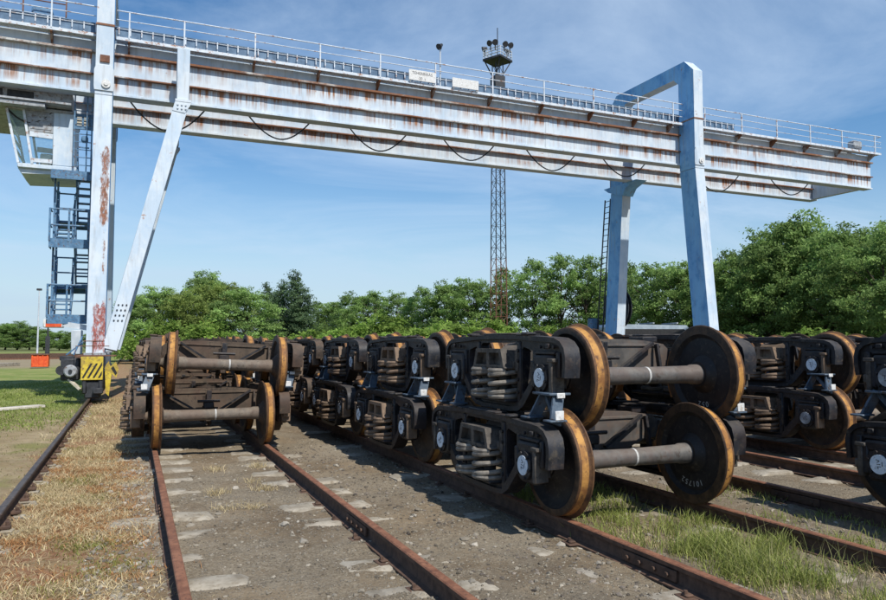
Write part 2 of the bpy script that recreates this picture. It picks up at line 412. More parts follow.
class MB:
    def __init__(s): s.v = []; s.f = []; s.mi = []; s.m = 0; s.sm = []
    def slot(s, i): s.m = i; return s
    def add(s, vs, fs, smooth=False):
        k = len(s.v); s.v.extend([tuple(x) for x in vs])
        for f in fs: s.f.append(tuple(k + i for i in f)); s.mi.append(s.m); s.sm.append(smooth)
        return s
    def box(s, a, b, bev=0.0):
        x0, y0, z0 = a; x1, y1, z1 = b
        if bev <= 0:
            vs = [(x, y, z) for x in (x0, x1) for y in (y0, y1) for z in (z0, z1)]
            return s.add(vs, [(0, 1, 3, 2), (4, 6, 7, 5), (0, 4, 5, 1), (2, 3, 7, 6), (0, 2, 6, 4), (1, 5, 7, 3)])
        return s.obox(Vector(((x0 + x1) / 2, (y0 + y1) / 2, (z0 + z1) / 2)), Matrix.Identity(3), (x1 - x0, y1 - y0, z1 - z0), bev)
    def obox(s, c, rot, size, bev=0.0):
        hx, hy, hz = (d / 2 for d in size)
        if bev <= 0:
            vs = [c + rot @ Vector((x, y, z)) for x in (-hx, hx) for y in (-hy, hy) for z in (-hz, hz)]
            return s.add(vs, [(0, 1, 3, 2), (4, 6, 7, 5), (0, 4, 5, 1), (2, 3, 7, 6), (0, 2, 6, 4), (1, 5, 7, 3)])
        bev = min(bev, hx * .9, hy * .9, hz * .9)
        vs = []; idx = {}
        for sx in (-1, 1):
            for sy in (-1, 1):
                for sz in (-1, 1):
                    for ax in range(3):
                        q = [sx * hx, sy * hy, sz * hz]
                        for o2 in range(3):
                            if o2 != ax: q[o2] -= (sx, sy, sz)[o2] * bev
                        idx[(sx, sy, sz, ax)] = len(vs); vs.append(c + rot @ Vector(q))
        fs = []
        for ax in range(3):
            o1, o2 = [(1, 2), (2, 0), (0, 1)][ax]
            for sg in (-1, 1):
                quad = []
                for (a, b) in ((-1, -1), (1, -1), (1, 1), (-1, 1)):
                    k = [0, 0, 0]; k[ax] = sg; k[o1] = a; k[o2] = b
                    quad.append(idx[(*k, ax)])
                fs.append(tuple(quad if sg > 0 else quad[::-1]))
        for ax in range(3):       # edge faces along axis ax
            o1, o2 = [(1, 2), (2, 0), (0, 1)][ax]
            for a in (-1, 1):
                for b in (-1, 1):
                    q = []
                    for (e, which) in ((-1, o1), (1, o1), (1, o2), (-1, o2)):
                        k = [0, 0, 0]; k[ax] = e; k[o1] = a; k[o2] = b
                        q.append(idx[(*k, which)])
                    fs.append(tuple(q if a * b < 0 else q[::-1]))
        for sx in (-1, 1):
            for sy in (-1, 1):
                for sz in (-1, 1):
                    q = [idx[(sx, sy, sz, i)] for i in range(3)]
                    fs.append(tuple(q if sx * sy * sz > 0 else q[::-1]))
        return s.add(vs, fs)
    def bar(s, a, b, wx, wz, up=(0, 0, 1), bev=0.0):
        a = Vector(a); b = Vector(b); d = (b - a); L = d.length; d.normalize()
        u = Vector(up)
        x = d.cross(u)
        if x.length < 1e-4: x = d.cross(Vector((0, 1, 0)))
        x.normalize(); z = x.cross(d)
        rot = Matrix((x, d, z)).transposed()
        return s.obox((a + b) / 2, rot, (wx, L, wz), bev)
    def tube(s, pts, r, n=8, cap=True, closed=False):
        pts = [Vector(p) for p in pts]; rs = r if isinstance(r, (list, tuple)) else [r] * len(pts)
        vs = []; fs = []; prev = None
        for i, p in enumerate(pts):
            t = (pts[min(i + 1, len(pts) - 1)] - pts[max(i - 1, 0)]).normalized()
            if prev is None:
                ref = Vector((0, 0, 1)) if abs(t.z) < 0.9 else Vector((1, 0, 0))
                x = t.cross(ref).normalized()
            else:
                x = (prev - t * prev.dot(t)).normalized()
            prev = x; y = t.cross(x)
            for k in range(n):
                a = 2 * PI * k / n
                vs.append(p + (x * math.cos(a) + y * math.sin(a)) * rs[i])
        for i in range(len(pts) - 1):
            for k in range(n):
                k2 = (k + 1) % n
                fs.append((i * n + k, i * n + k2, (i + 1) * n + k2, (i + 1) * n + k))
        s.add(vs, fs, True)
        if cap:
            k0 = len(s.v) - len(vs)
            s.f.append(tuple(k0 + k for k in range(n))[::-1]); s.mi.append(s.m); s.sm.append(False)
            s.f.append(tuple(k0 + (len(pts) - 1) * n + k for k in range(n))); s.mi.append(s.m); s.sm.append(False)
        return s
    def lathe_x(s, prof, n=40, c=(0, 0, 0), mats=None, sharp=True):
        """revolve (x, r) profile about the x axis through c; mats gives a slot for each profile segment"""
        for i in range(len(prof) - 1):
            (xa, ra), (xb, rb) = prof[i], prof[i + 1]
            if mats: s.m = mats[i]
            vs = []
            for k in range(n):
                a = 2 * PI * k / n
                vs.append((c[0] + xa, c[1] + ra * math.cos(a), c[2] + ra * math.sin(a)))
                vs.append((c[0] + xb, c[1] + rb * math.cos(a), c[2] + rb * math.sin(a)))
            s.add(vs, [(2 * k, 2 * ((k + 1) % n), 2 * ((k + 1) % n) + 1, 2 * k + 1) for k in range(n)], True)
        return s
    def cyl(s, a, b, r, n=14, r2=None):
        return s.tube([a, b], [r, r if r2 is None else r2], n)
    def prism(s, poly, ax, a, b, holes=()):
        """extrude a 2D polygon (with holes) along axis ax between a and b"""
        loops = [[Vector((p[0], p[1], 0)) for p in poly]] + [[Vector((p[0], p[1], 0)) for p in h] for h in holes]
        tris = tessellate_polygon(loops)
        flat = [p for l in loops for p in l]
        def put(p, t):
            return {0: (t, p.x, p.y), 1: (p.x, t, p.y), 2: (p.x, p.y, t)}[ax]
        n = len(flat)
        vs = [put(p, a) for p in flat] + [put(p, b) for p in flat]
        fs = [tuple(t) for t in tris] + [tuple(n + i for i in t[::-1]) for t in tris]
        k = 0
        for l in loops:
            m = len(l)
            for i in range(m):
                j = (i + 1) % m
                fs.append((k + i, k + j, n + k + j, n + k + i))
            k += m
        s.add(vs, fs)
        return s
    def mesh(s, name, mats, org=(0, 0, 0)):
        me = bpy.data.meshes.new(name)
        o = Vector(org)
        me.from_pydata([(v[0] - o.x, v[1] - o.y, v[2] - o.z) for v in s.v], [], s.f)
        for m in (mats if isinstance(mats, (list, tuple)) else [mats]): me.materials.append(MATS[m])
        me.polygons.foreach_set('material_index', s.mi)
        me.polygons.foreach_set('use_smooth', s.sm)
        bm = bmesh.new(); bm.from_mesh(me)
        bmesh.ops.remove_doubles(bm, verts=bm.verts, dist=1e-5)
        bmesh.ops.recalc_face_normals(bm, faces=bm.faces)
        bm.to_mesh(me); bm.free()
        try: me.set_sharp_from_angle(angle=R(38))
        except Exception: pass
        return me
    def build(s, name, mats, parent=None, loc=None):
        """world-space vertices -> object; origin at loc (or the parent's origin)"""
        org = Vector(loc) if loc is not None else (WORG[parent.name] if parent else Vector((0, 0, 0)))
        me = s.mesh(name, mats, org)
        o = bpy.data.objects.new(name, me); COL.objects.link(o)
        if parent:
            o.parent = parent; o.location = org - WORG[parent.name]
        else: o.location = org
        WORG[o.name] = org
        return o

def link_mesh(name, me, parent=None, loc=(0, 0, 0), rot=(0, 0, 0)):
    o = bpy.data.objects.new(name, me); COL.objects.link(o)
    o.parent = parent; o.location = loc; o.rotation_euler = rot
    WORG[o.name] = (WORG[parent.name] if parent else Vector((0, 0, 0))) + Vector(loc)
    return o

def array_mesh(name, V, F, mat, tint=None, smooth=False):
    """fast mesh from numpy arrays; F is (n,4) or (n,3); tint per vertex"""
    me = bpy.data.meshes.new(name)
    nv, nf, k = len(V), len(F), F.shape[1]
    me.vertices.add(nv); me.vertices.foreach_set('co', V.astype(np.float32).ravel())
    me.loops.add(nf * k); me.loops.foreach_set('vertex_index', F.astype(np.int32).ravel())
    me.polygons.add(nf)
    me.polygons.foreach_set('loop_start', np.arange(0, nf * k, k, dtype=np.int32))
    me.polygons.foreach_set('loop_total', np.full(nf, k, dtype=np.int32))
    me.polygons.foreach_set('use_smooth', np.full(nf, smooth, dtype=bool))
    me.update(calc_edges=True)
    me.materials.append(MATS[mat])
    if tint is not None:
        at = me.attributes.new('tint', 'FLOAT_COLOR', 'POINT')
        c = np.ones((nv, 4), np.float32); c[:, :3] = tint
        at.data.foreach_set('color', c.ravel())
    return me

def copy_tree(o, parent=None, skip=()):
    c = o.copy(); COL.objects.link(c); c.parent = parent
    for ch in o.children:
        if ch.name.split('.')[0] in skip: continue
        copy_tree(ch, c, skip)
    return c

# ------------------------------------------------------------------ ground
RT = 0.16                       # rail head height above ground
TR = {'a': 1.12, 'b': 4.32, 'c': 7.24, 'd': 10.06, 'e': 13.2}     # track centre lines
HG = 0.79                       # half gauge (rail centres)

def gheight(x, y):
    r = math.hypot(x, y)
    if r > 70: return 0.0
    f = max(0.0, min(1.0, (70 - r) / 30))
    p = Vector((x, y, 0))
    h = 0.026 * mnoise.noise(p * 0.55) + 0.024 * mnoise.noise(p * 1.9 + Vector((5, 2, 1))) + 0.018 * mnoise.noise(p * 5.3)
    return h * f

def build_ground():
    def axis(lo, hi, step, ends):
        a = list(np.arange(lo, hi, step)); s = step
        left = []; x = lo
        while x > ends[0]:
            s *= 1.22; x -= s; left.append(x)
        s = step; x = a[-1]
        while x < ends[1]:
            s *= 1.22; x += s; a.append(x)
        return left[::-1] + a
    xs = axis(-3.5, 9.5, 0.085, (-2500, 2500)); ys = axis(2.6, 17.0, 0.085, (-400, 3500))
    V = np.array([(x, y, gheight(x, y)) for y in ys for x in xs])
    nx, ny = len(xs), len(ys)
    i = np.arange(ny - 1)[:, None] * nx + np.arange(nx - 1)[None, :]
    F = np.stack([i, i + 1, i + nx + 1, i + nx], -1).reshape(-1, 4)
    me = array_mesh('ground', V, F, 'ground_soil', None, True)
    o = link_mesh('ground', me)
    props(o, kind='structure')
build_ground()

# ------------------------------------------------------------------ tracks
RAIL_PROF = [(-0.07, 0.0), (0.07, 0.0), (0.07, 0.012), (0.018, 0.028), (0.010, 0.045), (0.010, 0.112), (0.035, 0.124),
             (0.036, 0.152), (0.028, 0.16), (-0.028, 0.16), (-0.036, 0.152), (-0.035, 0.124), (-0.010, 0.112), (-0.010, 0.045), (-0.018, 0.028), (-0.07, 0.012)]
def rail_mesh(name, y0, y1, mats):
    mb = MB(); n = len(RAIL_PROF); ys = np.arange(y0, y1 + 0.1, 8.0)
    for i in range(n):
        mb.slot(0 if i in (7, 8, 9) else 1)
        j = (i + 1) % n
        vs = []
        for y in ys:
            vs += [(RAIL_PROF[i][0], y, RAIL_PROF[i][1]), (RAIL_PROF[j][0], y, RAIL_PROF[j][1])]
        mb.add(vs, [(2 * k, 2 * k + 1, 2 * k + 3, 2 * k + 2) for k in range(len(ys) - 1)])
    for yy, rev in ((ys[0], False), (ys[-1], True)):
        idx = list(range(n))
        mb.add([(p[0], yy, p[1]) for p in RAIL_PROF], [tuple(idx[::-1] if rev else idx)])
    return mb.mesh(name, mats)
RAIL_RUSTY = rail_mesh('rail', 0, 96, ['rail_rust', 'rail_side'])
RAIL_WORN = rail_mesh('rail_worn', 0, 96, ['rail_worn', 'rail_side'])

def sleeper_mesh(seed):
    """concrete sleeper with a dipped waist and chipped, uneven edges"""
    rnd = random.Random(seed); mb = MB()
    xs = [-1.30, -1.22, -1.05, -0.92, -0.66, -0.52, -0.38, -0.24, 0.24, 0.38, 0.52, 0.66, 0.92, 1.05, 1.22, 1.30]
    vs = []
    for x in xs:
        ax = abs(x)
        top = 0.010 if ax > 0.9 else (0.026 if ax > 0.6 else (0.020 if ax > 0.35 else -0.035))
        if ax > 1.25: top -= 0.03
        hw = 0.16 if ax > 0.35 else 0.12
        e1, e2 = rnd.uniform(-.035, .035), rnd.uniform(-.035, .035)
        t1, t2 = rnd.uniform(-.007, .004), rnd.uniform(-.007, .004)
        vs += [(x, -hw - 0.03 + e1, -0.16), (x, -hw + e1, top - 0.018 + t1), (x, -hw + 0.03 + e1 * .5, top + t1), (x, hw - 0.03 + e2 * .5, top + t2), (x, hw + e2, top - 0.018 + t2), (x, hw + 0.03 + e2, -0.16)]
    fs = []
    for i in range(len(xs) - 1):
        for k in range(6):
            k2 = (k + 1) % 6
            fs.append((i * 6 + k, i * 6 + k2, (i + 1) * 6 + k2, (i + 1) * 6 + k))
    fs += [tuple(range(6)), tuple((len(xs) - 1) * 6 + k for k in range(6))[::-1]]
    mb.add(vs, fs)
    return mb.mesh('sleeper', 'concrete')
SLEEPERS = [sleeper_mesh(s) for s in range(6)]
mb = MB()
mb.box((-0.15, -0.075, 0.0), (0.15, 0.075, 0.012), 0.004)
for s in (-1, 1):
    mb.box((s * 0.095 - 0.03, -0.035, 0.010), (s * 0.095 + 0.03, 0.035, 0.030), 0.008)
    mb.cyl((s * 0.11, 0, 0.03), (s * 0.11, 0, 0.052), 0.014, 6)
CLIP = mb.mesh('rail_fastening', 'rail_side')

def railway(cx, y0, label, sl0, sl1, off=0.0, clip_to=14, length=96, sides=(-1, 1)):
    t = empty('railway_track', (cx, y0, 0), label, 'track', 'parallel yard tracks')
    for s in (-1, 1):
        o = link_mesh('rail', RAIL_RUSTY, t, (s * HG, 0, 0.002))
        o.scale.y = length / 96
    y = sl0; k = 0
    while y < sl1:
        j = random.uniform(-.03, .03)
        sc = random.choice(SLEEPERS)
        link_mesh('sleeper', sc, t, (random.uniform(-.03, .03), y + off + j - y0, random.choice((-0.026, -0.014, -0.008, -0.003, 0.0, 0.003)) + random.uniform(-.006, .006)), (R(random.uniform(-1.2, 1.2)), R(random.uniform(-1.0, 1.0)), R(random.uniform(-1.5, 1.5))))
        if y < clip_to:
            for s in sides:
                if random.random() < 0.75: link_mesh('rail_fastening', CLIP, t, (s * HG, y + off + j - y0, random.uniform(-0.004, 0.010)), (0, 0, R(random.uniform(-8, 8))))
        y += 0.70; k += 1
    return t
mb = MB()
for s_ in (-1, 1):
    mb.box((s_ * 0.024 - 0.011, -0.30, 0.032), (s_ * 0.024 + 0.011, 0.30, 0.112), 0.004)
    for q in (-0.22, -0.08, 0.08, 0.22): mb.cyl((s_ * 0.03, q, 0.072), (s_ * 0.058, q, 0.072), 0.017, 6)
FISH = mb.mesh('fishplate', 'rail_side')
def joint(t, side, y):
    link_mesh('fishplate', FISH, t, (side * HG, y - 0.5, 0.002))
TA = railway(TR['a'], 0.5, 'leftmost pair of rusty rails, running up under the front-on bogie stack', 2.5, 17, 0.11, sides=(1,))
TB = railway(TR['b'], 0.5, 'rusty track with tall green grass between its rails, under the big nearest bogies', 1.5, 24, 0.25, sides=(-1,))
TC = railway(TR['c'], 0.5, 'dark track with bare sleepers, empty just right of the biggest bogies', 1.5, 18, 0.02, 14)
railway(TR['d'], 0.5, 'fourth track from the left, under the two-high bogies near the right edge', 2.0, 14, 0.3, 9)
railway(TR['e'], 0.5, 'rightmost track, mostly hidden behind the bogies at the right edge', 4.0, 14, 0.1, 5)

joint(TA, 1, 6.35); joint(TA, -1, 7.6); joint(TB, -1, 4.35); joint(TC, -1, 5.6)
XC = -1.08
def crane_rail(x, label, y0, near):
    t = empty('crane_rail', (x, y0, 0), label, 'rail', 'crane runway rails')
    link_mesh('rail', RAIL_WORN, t, (0, 0, 0.004))
    if near:
        mb = MB()
        mb.box((0.07, -0.085, -0.05), (0.21, 0.085, 0.028), 0.012)
        mb.box((0.04, -0.05, 0.03), (0.14, 0.05, 0.05), 0.006)
        seat = mb.mesh('rail_seat', 'concrete')
        mb = MB()
        mb.box((0.035, -0.04, 0.012), (0.12, 0.04, 0.045), 0.008); mb.cyl((0.09, 0, 0.04), (0.09, 0, 0.075), 0.017, 6)
        cl = mb.mesh('rail_clip', 'rail_side')
        y = 3.2
        while y < 22:
            link_mesh('rail_seat', seat, t, (random.uniform(-.02, .02), y - y0, random.uniform(-.03, .004)), (0, 0, R(random.uniform(-12, 12))))
            link_mesh('rail_clip', cl, t, (0, y - y0 + 0.02, 0.025))
            y += 0.62
    return t
crane_rail(XC, 'single dark crane rail along the dry grass at left', 0.5, True)
crane_rail(22.45, 'far right crane rail behind the bogie rows', 10, False)

# ------------------------------------------------------------------ bogies
WB = 0.925; RW = 0.46
def wheel_mesh(name, face):
    # left wheel: outside face towards -x, flange towards +x
    prof = [(-0.092, 0.062), (-0.092, 0.118), (-0.060, 0.140), (-0.022, 0.185), (0.000, 0.300), (-0.020, 0.365), (-0.058, 0.392), (-0.070, 0.398),
            (-0.070, 0.444), (-0.062, 0.455), (-0.040, 0.458), (-0.005, 0.4585), (0.026, 0.462), (0.041, 0.474), (0.050, 0.490), (0.060, 0.492), (0.069, 0.482), (0.070, 0.400),
            (0.060, 0.392), (0.034, 0.362), (0.034, 0.300), (0.032, 0.190), (0.075, 0.140), (0.104, 0.125), (0.104, 0.060)]
    mats = [0, 0, 0, 0, 0, 0, 0, 1, 1, 3, 2, 2, 3, 3, 3, 1, 1, 0, 0, 0, 0, 0, 0, 0]
    mb = MB(); mb.lathe_x(prof, 56, mats=mats)
    return mb.mesh(name, [face, 'wheel_rim', 'wheel_tread', 'wheel_groove'])

def helix(mb, c, rad, z0, z1, turns, wire, seg=14, n=6):
    pts = []
    N = int(turns * seg)
    for i in range(N + 1):
        t = i / N; a = 2 * PI * turns * t
        f = min(1, max(0, (t * turns - 0.75) / max(.01, turns - 1.5)))
        pts.append((c[0] + rad * math.cos(a), c[1] + rad * math.sin(a), z0 + wire + (z1 - z0 - 2 * wire) * f))
    mb.tube(pts, wire, n)

def sweep_flange(mb, path, x0, x1, th):
    """rectangular band following a (y,z) path, th thick, spanning x0..x1"""
    P = [Vector((0, p[0], p[1])) for p in path]; vs = []
    for i, p in enumerate(P):
        t = (P[min(i + 1, len(P) - 1)] - P[max(i - 1, 0)]).normalized()
        nrm = Vector((0, -t.z, t.y)) * (th / 2)
        for x, sg in ((x0, 1), (x1, 1), (x1, -1), (x0, -1)):
            q = p + nrm * sg; vs.append((x, q.y, q.z))
    fs = []
    for i in range(len(P) - 1):
        for k in range(4):
            k2 = (k + 1) % 4
            fs.append((4 * i + k, 4 * i + k2, 4 * (i + 1) + k2, 4 * (i + 1) + k))
    fs += [(0, 1, 2, 3), tuple(4 * (len(P) - 1) + k for k in (3, 2, 1, 0))]
    mb.add(vs, fs)

def side_frame_mesh(name, mat):
    mb = MB()
    half = [(0.0, 0.835), (0.45, 0.83), (0.70, 0.815), (0.95, 0.805), (1.10, 0.795), (1.19, 0.765), (1.245, 0.715), (1.265, 0.64), (1.262, 0.56), (1.25, 0.47)]
    top = [(-y, z) for y, z in half[::-1]] + half[1:]
    sweep_flange(mb, top, -0.078, 0.078, 0.045)
    # raised centre of the top chord and its end pads
    mb.box((-0.07, -0.30, 0.850), (0.07, 0.30, 0.872), 0.012)
    for s in (-1, 1):
        mb.box((-0.086, s * 0.52 - 0.09, 0.842), (0.086, s * 0.52 + 0.09, 0.858), 0.004)
    low = [(-0.80, 0.44), (-0.70, 0.34), (-0.56, 0.20), (-0.46, 0.145), (-0.30, 0.13), (0.30, 0.13), (0.46, 0.145), (0.56, 0.20), (0.70, 0.34), (0.80, 0.44)]
    sweep_flange(mb, low, -0.085, 0.085, 0.045)
    # web plate with spring window and triangular windows, open jaws for the axle boxes
    outl = [(-1.24, 0.48), (-1.24, 0.65), (-1.22, 0.72), (-1.17, 0.76), (-1.08, 0.785), (-0.7, 0.80), (0, 0.82), (0.7, 0.80), (1.08, 0.785), (1.17, 0.76), (1.22, 0.72), (1.24, 0.65), (1.24, 0.48),
            (1.13, 0.48), (1.12, 0.655), (1.08, 0.68), (0.80, 0.68), (0.765, 0.655), (0.765, 0.42), (0.56, 0.21), (0.46, 0.155), (0.3, 0.14), (-0.3, 0.14), (-0.46, 0.155), (-0.56, 0.21), (-0.765, 0.42), (-0.765, 0.655), (-0.80, 0.68), (-1.08, 0.68), (-1.12, 0.655), (-1.13, 0.48)]
    h1 = [(-0.40, 0.20), (0.40, 0.20), (0.40, 0.745), (0.36, 0.775), (-0.36, 0.775), (-0.40, 0.745)]
    def tri(s): return [(s * 0.485, 0.31), (s * 0.51, 0.28), (s * 0.68, 0.46), (s * 0.70, 0.62), (s * 0.68, 0.70), (s * 0.52, 0.735), (s * 0.49, 0.71)]
    mb.prism(outl, 0, -0.045, 0.045, [h1, tri(1), tri(-1)])
    # rims of the windows and jaws, spring seat, column guides
    for s in (-1, 1):
        mb.box((-0.062, s * 0.44 - 0.035, 0.17), (0.062, s * 0.44 + 0.035, 0.79), 0.012)
        mb.box((-0.075, s * 0.755 - 0.03, 0.43), (0.075, s * 0.755 + 0.03, 0.70), 0.01)
        mb.box((-0.075, s * 0.94 - 0.17, 0.665), (0.075, s * 0.94 + 0.17, 0.70), 0.01)
        mb.box((-0.075, s * 1.155 - 0.028, 0.46), (0.075, s * 1.155 + 0.028, 0.69), 0.01)
        for zz in (0.3, 0.42, 0.6, 0.7):
            mb.cyl((-0.078, s * 0.44, zz), (0.078, s * 0.44, zz), 0.018, 6)
    mb.box((-0.16, -0.36, 0.195), (0.16, 0.36, 0.225), 0.008)
    for s in (-1, 1):
        mb.box((-0.10, s * 0.60 - 0.05, 0.845), (0.02, s * 0.60 + 0.05, 0.875), 0.01)
        mb.box((-0.098, s * 1.02 - 0.03, 0.72), (-0.07, s * 1.02 + 0.03, 0.765), 0.006)
        for q in (0.87, 1.10): mb.cyl((-0.085, s * q, 0.735), (-0.06, s * q, 0.735), 0.016, 6)
        mb.bar((-0.06, s * 0.47, 0.17), (-0.06, s * 0.76, 0.44), 0.03, 0.05, (1, 0, 0))
    return mb.mesh(name, mat)

CAPS = {}
def make_bogie(kind, loc):
    """three-piece freight bogie; origin on the rail heads under its centre"""
    br = kind == 'brown'
    ms = 'steel_brown' if br else 'steel_black'
    if kind == 'dark': br = True
    face = 'wheel_face_brown' if br else 'wheel_face'
    root = empty('bogie', loc)
    W = wheel_mesh('wheel', face)
    mb = MB()
    mb.lathe_x([(-1.06, 0.01), (-1.06, 0.062), (-0.93, 0.064), (-0.90, 0.078), (-0.88, 0.098), (-0.60, 0.098), (-0.57, 0.088), (-0.02, 0.080), (0.02, 0.080), (0.57, 0.088), (0.60, 0.098), (0.88, 0.098), (0.90, 0.078), (0.93, 0.064), (1.06, 0.062), (1.06, 0.01)], 28)
    AX = mb.mesh('axle', 'axle_brown' if br else 'axle_steel')
    mb = MB(); mb.lathe_x([(0.035, 0.0800), (0.036, 0.0822), (0.056, 0.0822), (0.057, 0.0800)], 28)
    BAND = mb.mesh('paint_band', 'chalk')
    mb = MB(); mb.lathe_x([(0.62, 0.11), (0.62, 0.128), (0.69, 0.128), (0.70, 0.11)], 28); mb.lathe_x([(-0.62, 0.11), (-0.62, 0.128), (-0.69, 0.128), (-0.70, 0.11)], 28)
    for sy in (-1, 1):
        ax = link_mesh('axle', AX, root, (0, sy * WB, RW))
        for sx in (-1, 1):
            link_mesh('wheel', W, ax, (sx * HG, 0, 0), (sy * 0.7, 0, 0 if sx < 0 else PI))
        link_mesh('paint_band', BAND, ax, (0.0, 0, 0))
    # axle boxes
    mb = MB()
    mb.box((-0.09, -0.145, -0.16), (0.07, 0.145, 0.135), 0.03)
    mb.box((-0.10, -0.165, 0.10), (0.085, 0.165, 0.20), 0.02)
    for s in (-1, 1):
        mb.box((-0.105, s * 0.155 - 0.035, -0.10), (0.055, s * 0.155 + 0.035, 0.15), 0.012)
    mb.cyl((-0.09, 0, 0), (-0.118, 0, 0), 0.128, 20)
    for k in range(6):
        a = k * PI / 3 + 0.3
        mb.cyl((-0.112, 0.109 * math.cos(a), 0.109 * math.sin(a)), (-0.134, 0.109 * math.cos(a), 0.109 * math.sin(a)), 0.014, 6)
    BOX = mb.mesh('axle_box', ms)
    mb = MB(); mb.slot(0).cyl((-0.112, 0, 0), (-0.128, 0, 0), 0.086, 24)
    mb.slot(1)
    for (y0, z0, y1, z1) in ((-.045, .018, -.03, -.012), (-.03, -.012, -.018, .016), (-.004, .02, .0, -.014), (.016, .018, .04, .012), (.018, .016, .022, -.016), (-.02, -.034, .02, -.03)):
        mb.bar((-0.1288, y0, z0), (-0.1288, y1, z1), 0.003, 0.005, (0, -(z1 - z0), (y1 - y0)))
    CAP = mb.mesh('end_cap', ['cap_paint', 'ink'])
    if 'dirty' not in CAPS: CAPS['dirty'] = mb.mesh('end_cap', ['cap_dirty', 'ink']); CAPS['bare'] = mb.mesh('end_cap', ['steel_brown', 'steel_brown'])
    for sy in (-1, 1):
        for sx in (-1, 1):
            b = link_mesh('axle_box', BOX, root, (sx * 1.02, sy * WB, RW), (0, 0, 0 if sx < 0 else PI))
            link_mesh('end_cap', CAP, b, (0, 0, 0), (sy * 0.4 + sx, 0, 0))
    SF = side_frame_mesh('side_frame', ms)
    for sx in (-1, 1): link_mesh('side_frame', SF, root, (sx * 1.02, 0, 0), (0, 0, 0 if sx < 0 else PI))
    # spring nests
    mb = MB(); helix(mb, (0, 0, 0), 0.152, 0, 0.300, 4.3, 0.0245, 18, 8)
    SPR = mb.mesh('coil_spring', 'spring_brown' if br else 'spring_steel')
    for sx in (-1, 1):
        for (dx, y) in ((0.075, -0.19), (0.075, 0.19)):
            link_mesh('coil_spring', SPR, root, (sx * (1.02 + dx), y, 0.225), (0, 0, 2.4 if sx < 0 else 5.54))
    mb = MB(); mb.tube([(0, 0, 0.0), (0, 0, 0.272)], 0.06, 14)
    CORE = mb.mesh('shade_core', 'rubber')  # plain dark filler tube standing in for the shade between the coils
    mb = MB(); mb.prism([(-0.02, 0.50), (0.035, 0.50), (0.04, 0.56), (0.02, 0.70), (-0.03, 0.70)], 0, -0.085, 0.085)
    mb.box((-0.10, -0.06, 0.52), (0.10, -0.02, 0.60), 0.008)
    WEDGE = mb.mesh('friction_wedge', 'steel_brown' if br else 'pocket_steel')
    mb = MB(); mb.box((-0.118, -0.018, -0.13), (0.02, 0.03, 0.16), 0.008); mb.box((-0.125, -0.05, 0.14), (0.02, 0.05, 0.175), 0.006); mb.box((-0.10, 0.03, -0.06), (0.0, 0.075, 0.02), 0.01)
    WEAR = mb.mesh('wear_plate', 'spring_brown' if br else 'pocket_steel')
    for sx in (-1, 1):
        for y in (-0.19, 0.19): link_mesh('shade_core', CORE, root, (sx * 1.09, y, 0.226))
        for sy in (-1, 1):
            link_mesh('friction_wedge', WEDGE, root, (sx * 1.0, sy * 0.40, 0.0), (0, 0, PI if sy < 0 else 0))
            link_mesh('wear_plate', WEAR, root, (sx * 1.02, sy * (WB + 0.185), RW), (0, 0, 0) if sx < 0 else (0, 0, PI))
    # bolster: fish-bellied box beam with pocketed ends over the springs
    bm_ = 'bolster_brown' if br else 'bolster_steel'
    mb = MB()
    poly = [(-0.93, 0.53), (-0.72, 0.50), (-0.42, 0.38), (0.42, 0.38), (0.72, 0.50), (0.93, 0.53), (0.93, 0.70), (0.86, 0.76), (0.6, 0.80), (0.3, 0.815), (-0.3, 0.815), (-0.6, 0.80), (-0.86, 0.76), (-0.93, 0.70)]
    mb.prism(poly, 1, -0.22, 0.22)
    for s in (-1, 1):
        mb.box((-0.82, s * 0.225 - 0.012, 0.735), (0.82, s * 0.225 + 0.012, 0.762), 0.004)
        mb.box((s * 0.02 - 0.012, -0.235, 0.40), (s * 0.02 + 0.012, 0.235, 0.80), 0.004)
    bo = link_mesh('bolster', mb.mesh('bolster', bm_), root)
    mb = MB()
    x0, x1 = -0.08, 0.17
    mb.box((x0, -0.365, 0.515), (x1, 0.365, 0.54), 0.01)
    pts = [(-0.33, 0.535), (0.33, 0.535), (0.27, 0.70), (-0.27, 0.70)]
    mb.prism(pts, 0, x0, x1 - 0.07)
    pr = [(-0.335, 0.535), (0.335, 0.535), (0.275, 0.715), (-0.275, 0.715)]
    hl = [[(-0.275, 0.555), (-0.03, 0.555), (-0.03, 0.675), (-0.235, 0.675)], [(0.03, 0.555), (0.275, 0.555), (0.235, 0.675), (0.03, 0.675)]]
    mb.prism(pr, 0, x1 - 0.068, x1, hl)
    BE = mb.mesh('bolster_end', 'spring_brown' if br else 'pocket_steel')
    for sx in (-1, 1): link_mesh('bolster_end', BE, bo, (sx * 1.02, 0, 0), (0, 0, PI if sx < 0 else 0))
    mb = MB(); mb.tube([(0, 0, 0.815), (0, 0, 0.845)], 0.21, 28); mb.tube([(0, 0, 0.845), (0, 0, 0.865)], 0.17, 28); mb.tube([(0, 0, 0.865), (0, 0, 0.89)], 0.035, 10)
    link_mesh('centre_plate', mb.mesh('centre_plate', ms), bo)
    mb = MB(); mb.box((-0.10, -0.13, 0.775), (0.10, 0.13, 0.845), 0.012); mb.box((-0.075, -0.10, 0.845), (0.075, 0.10, 0.87), 0.01)
    SB = mb.mesh('side_bearer', ms)
    for sx in (-1, 1): link_mesh('side_bearer', SB, bo, (sx * 0.76, 0, 0))
    # brake rigging
    mb = MB()
    mb.bar((-0.72, 0, 0), (0.72, 0, 0), 0.05, 0.09, (0, 0, 1), 0.012)
    mb.bar((-0.66, 0, 0), (0, 0.24, 0.02), 0.035, 0.06); mb.bar((0.66, 0, 0), (0, 0.24, 0.02), 0.035, 0.06)
    mb.box((-0.05, -0.03, -0.10), (0.05, 0.25, 0.07), 0.015)
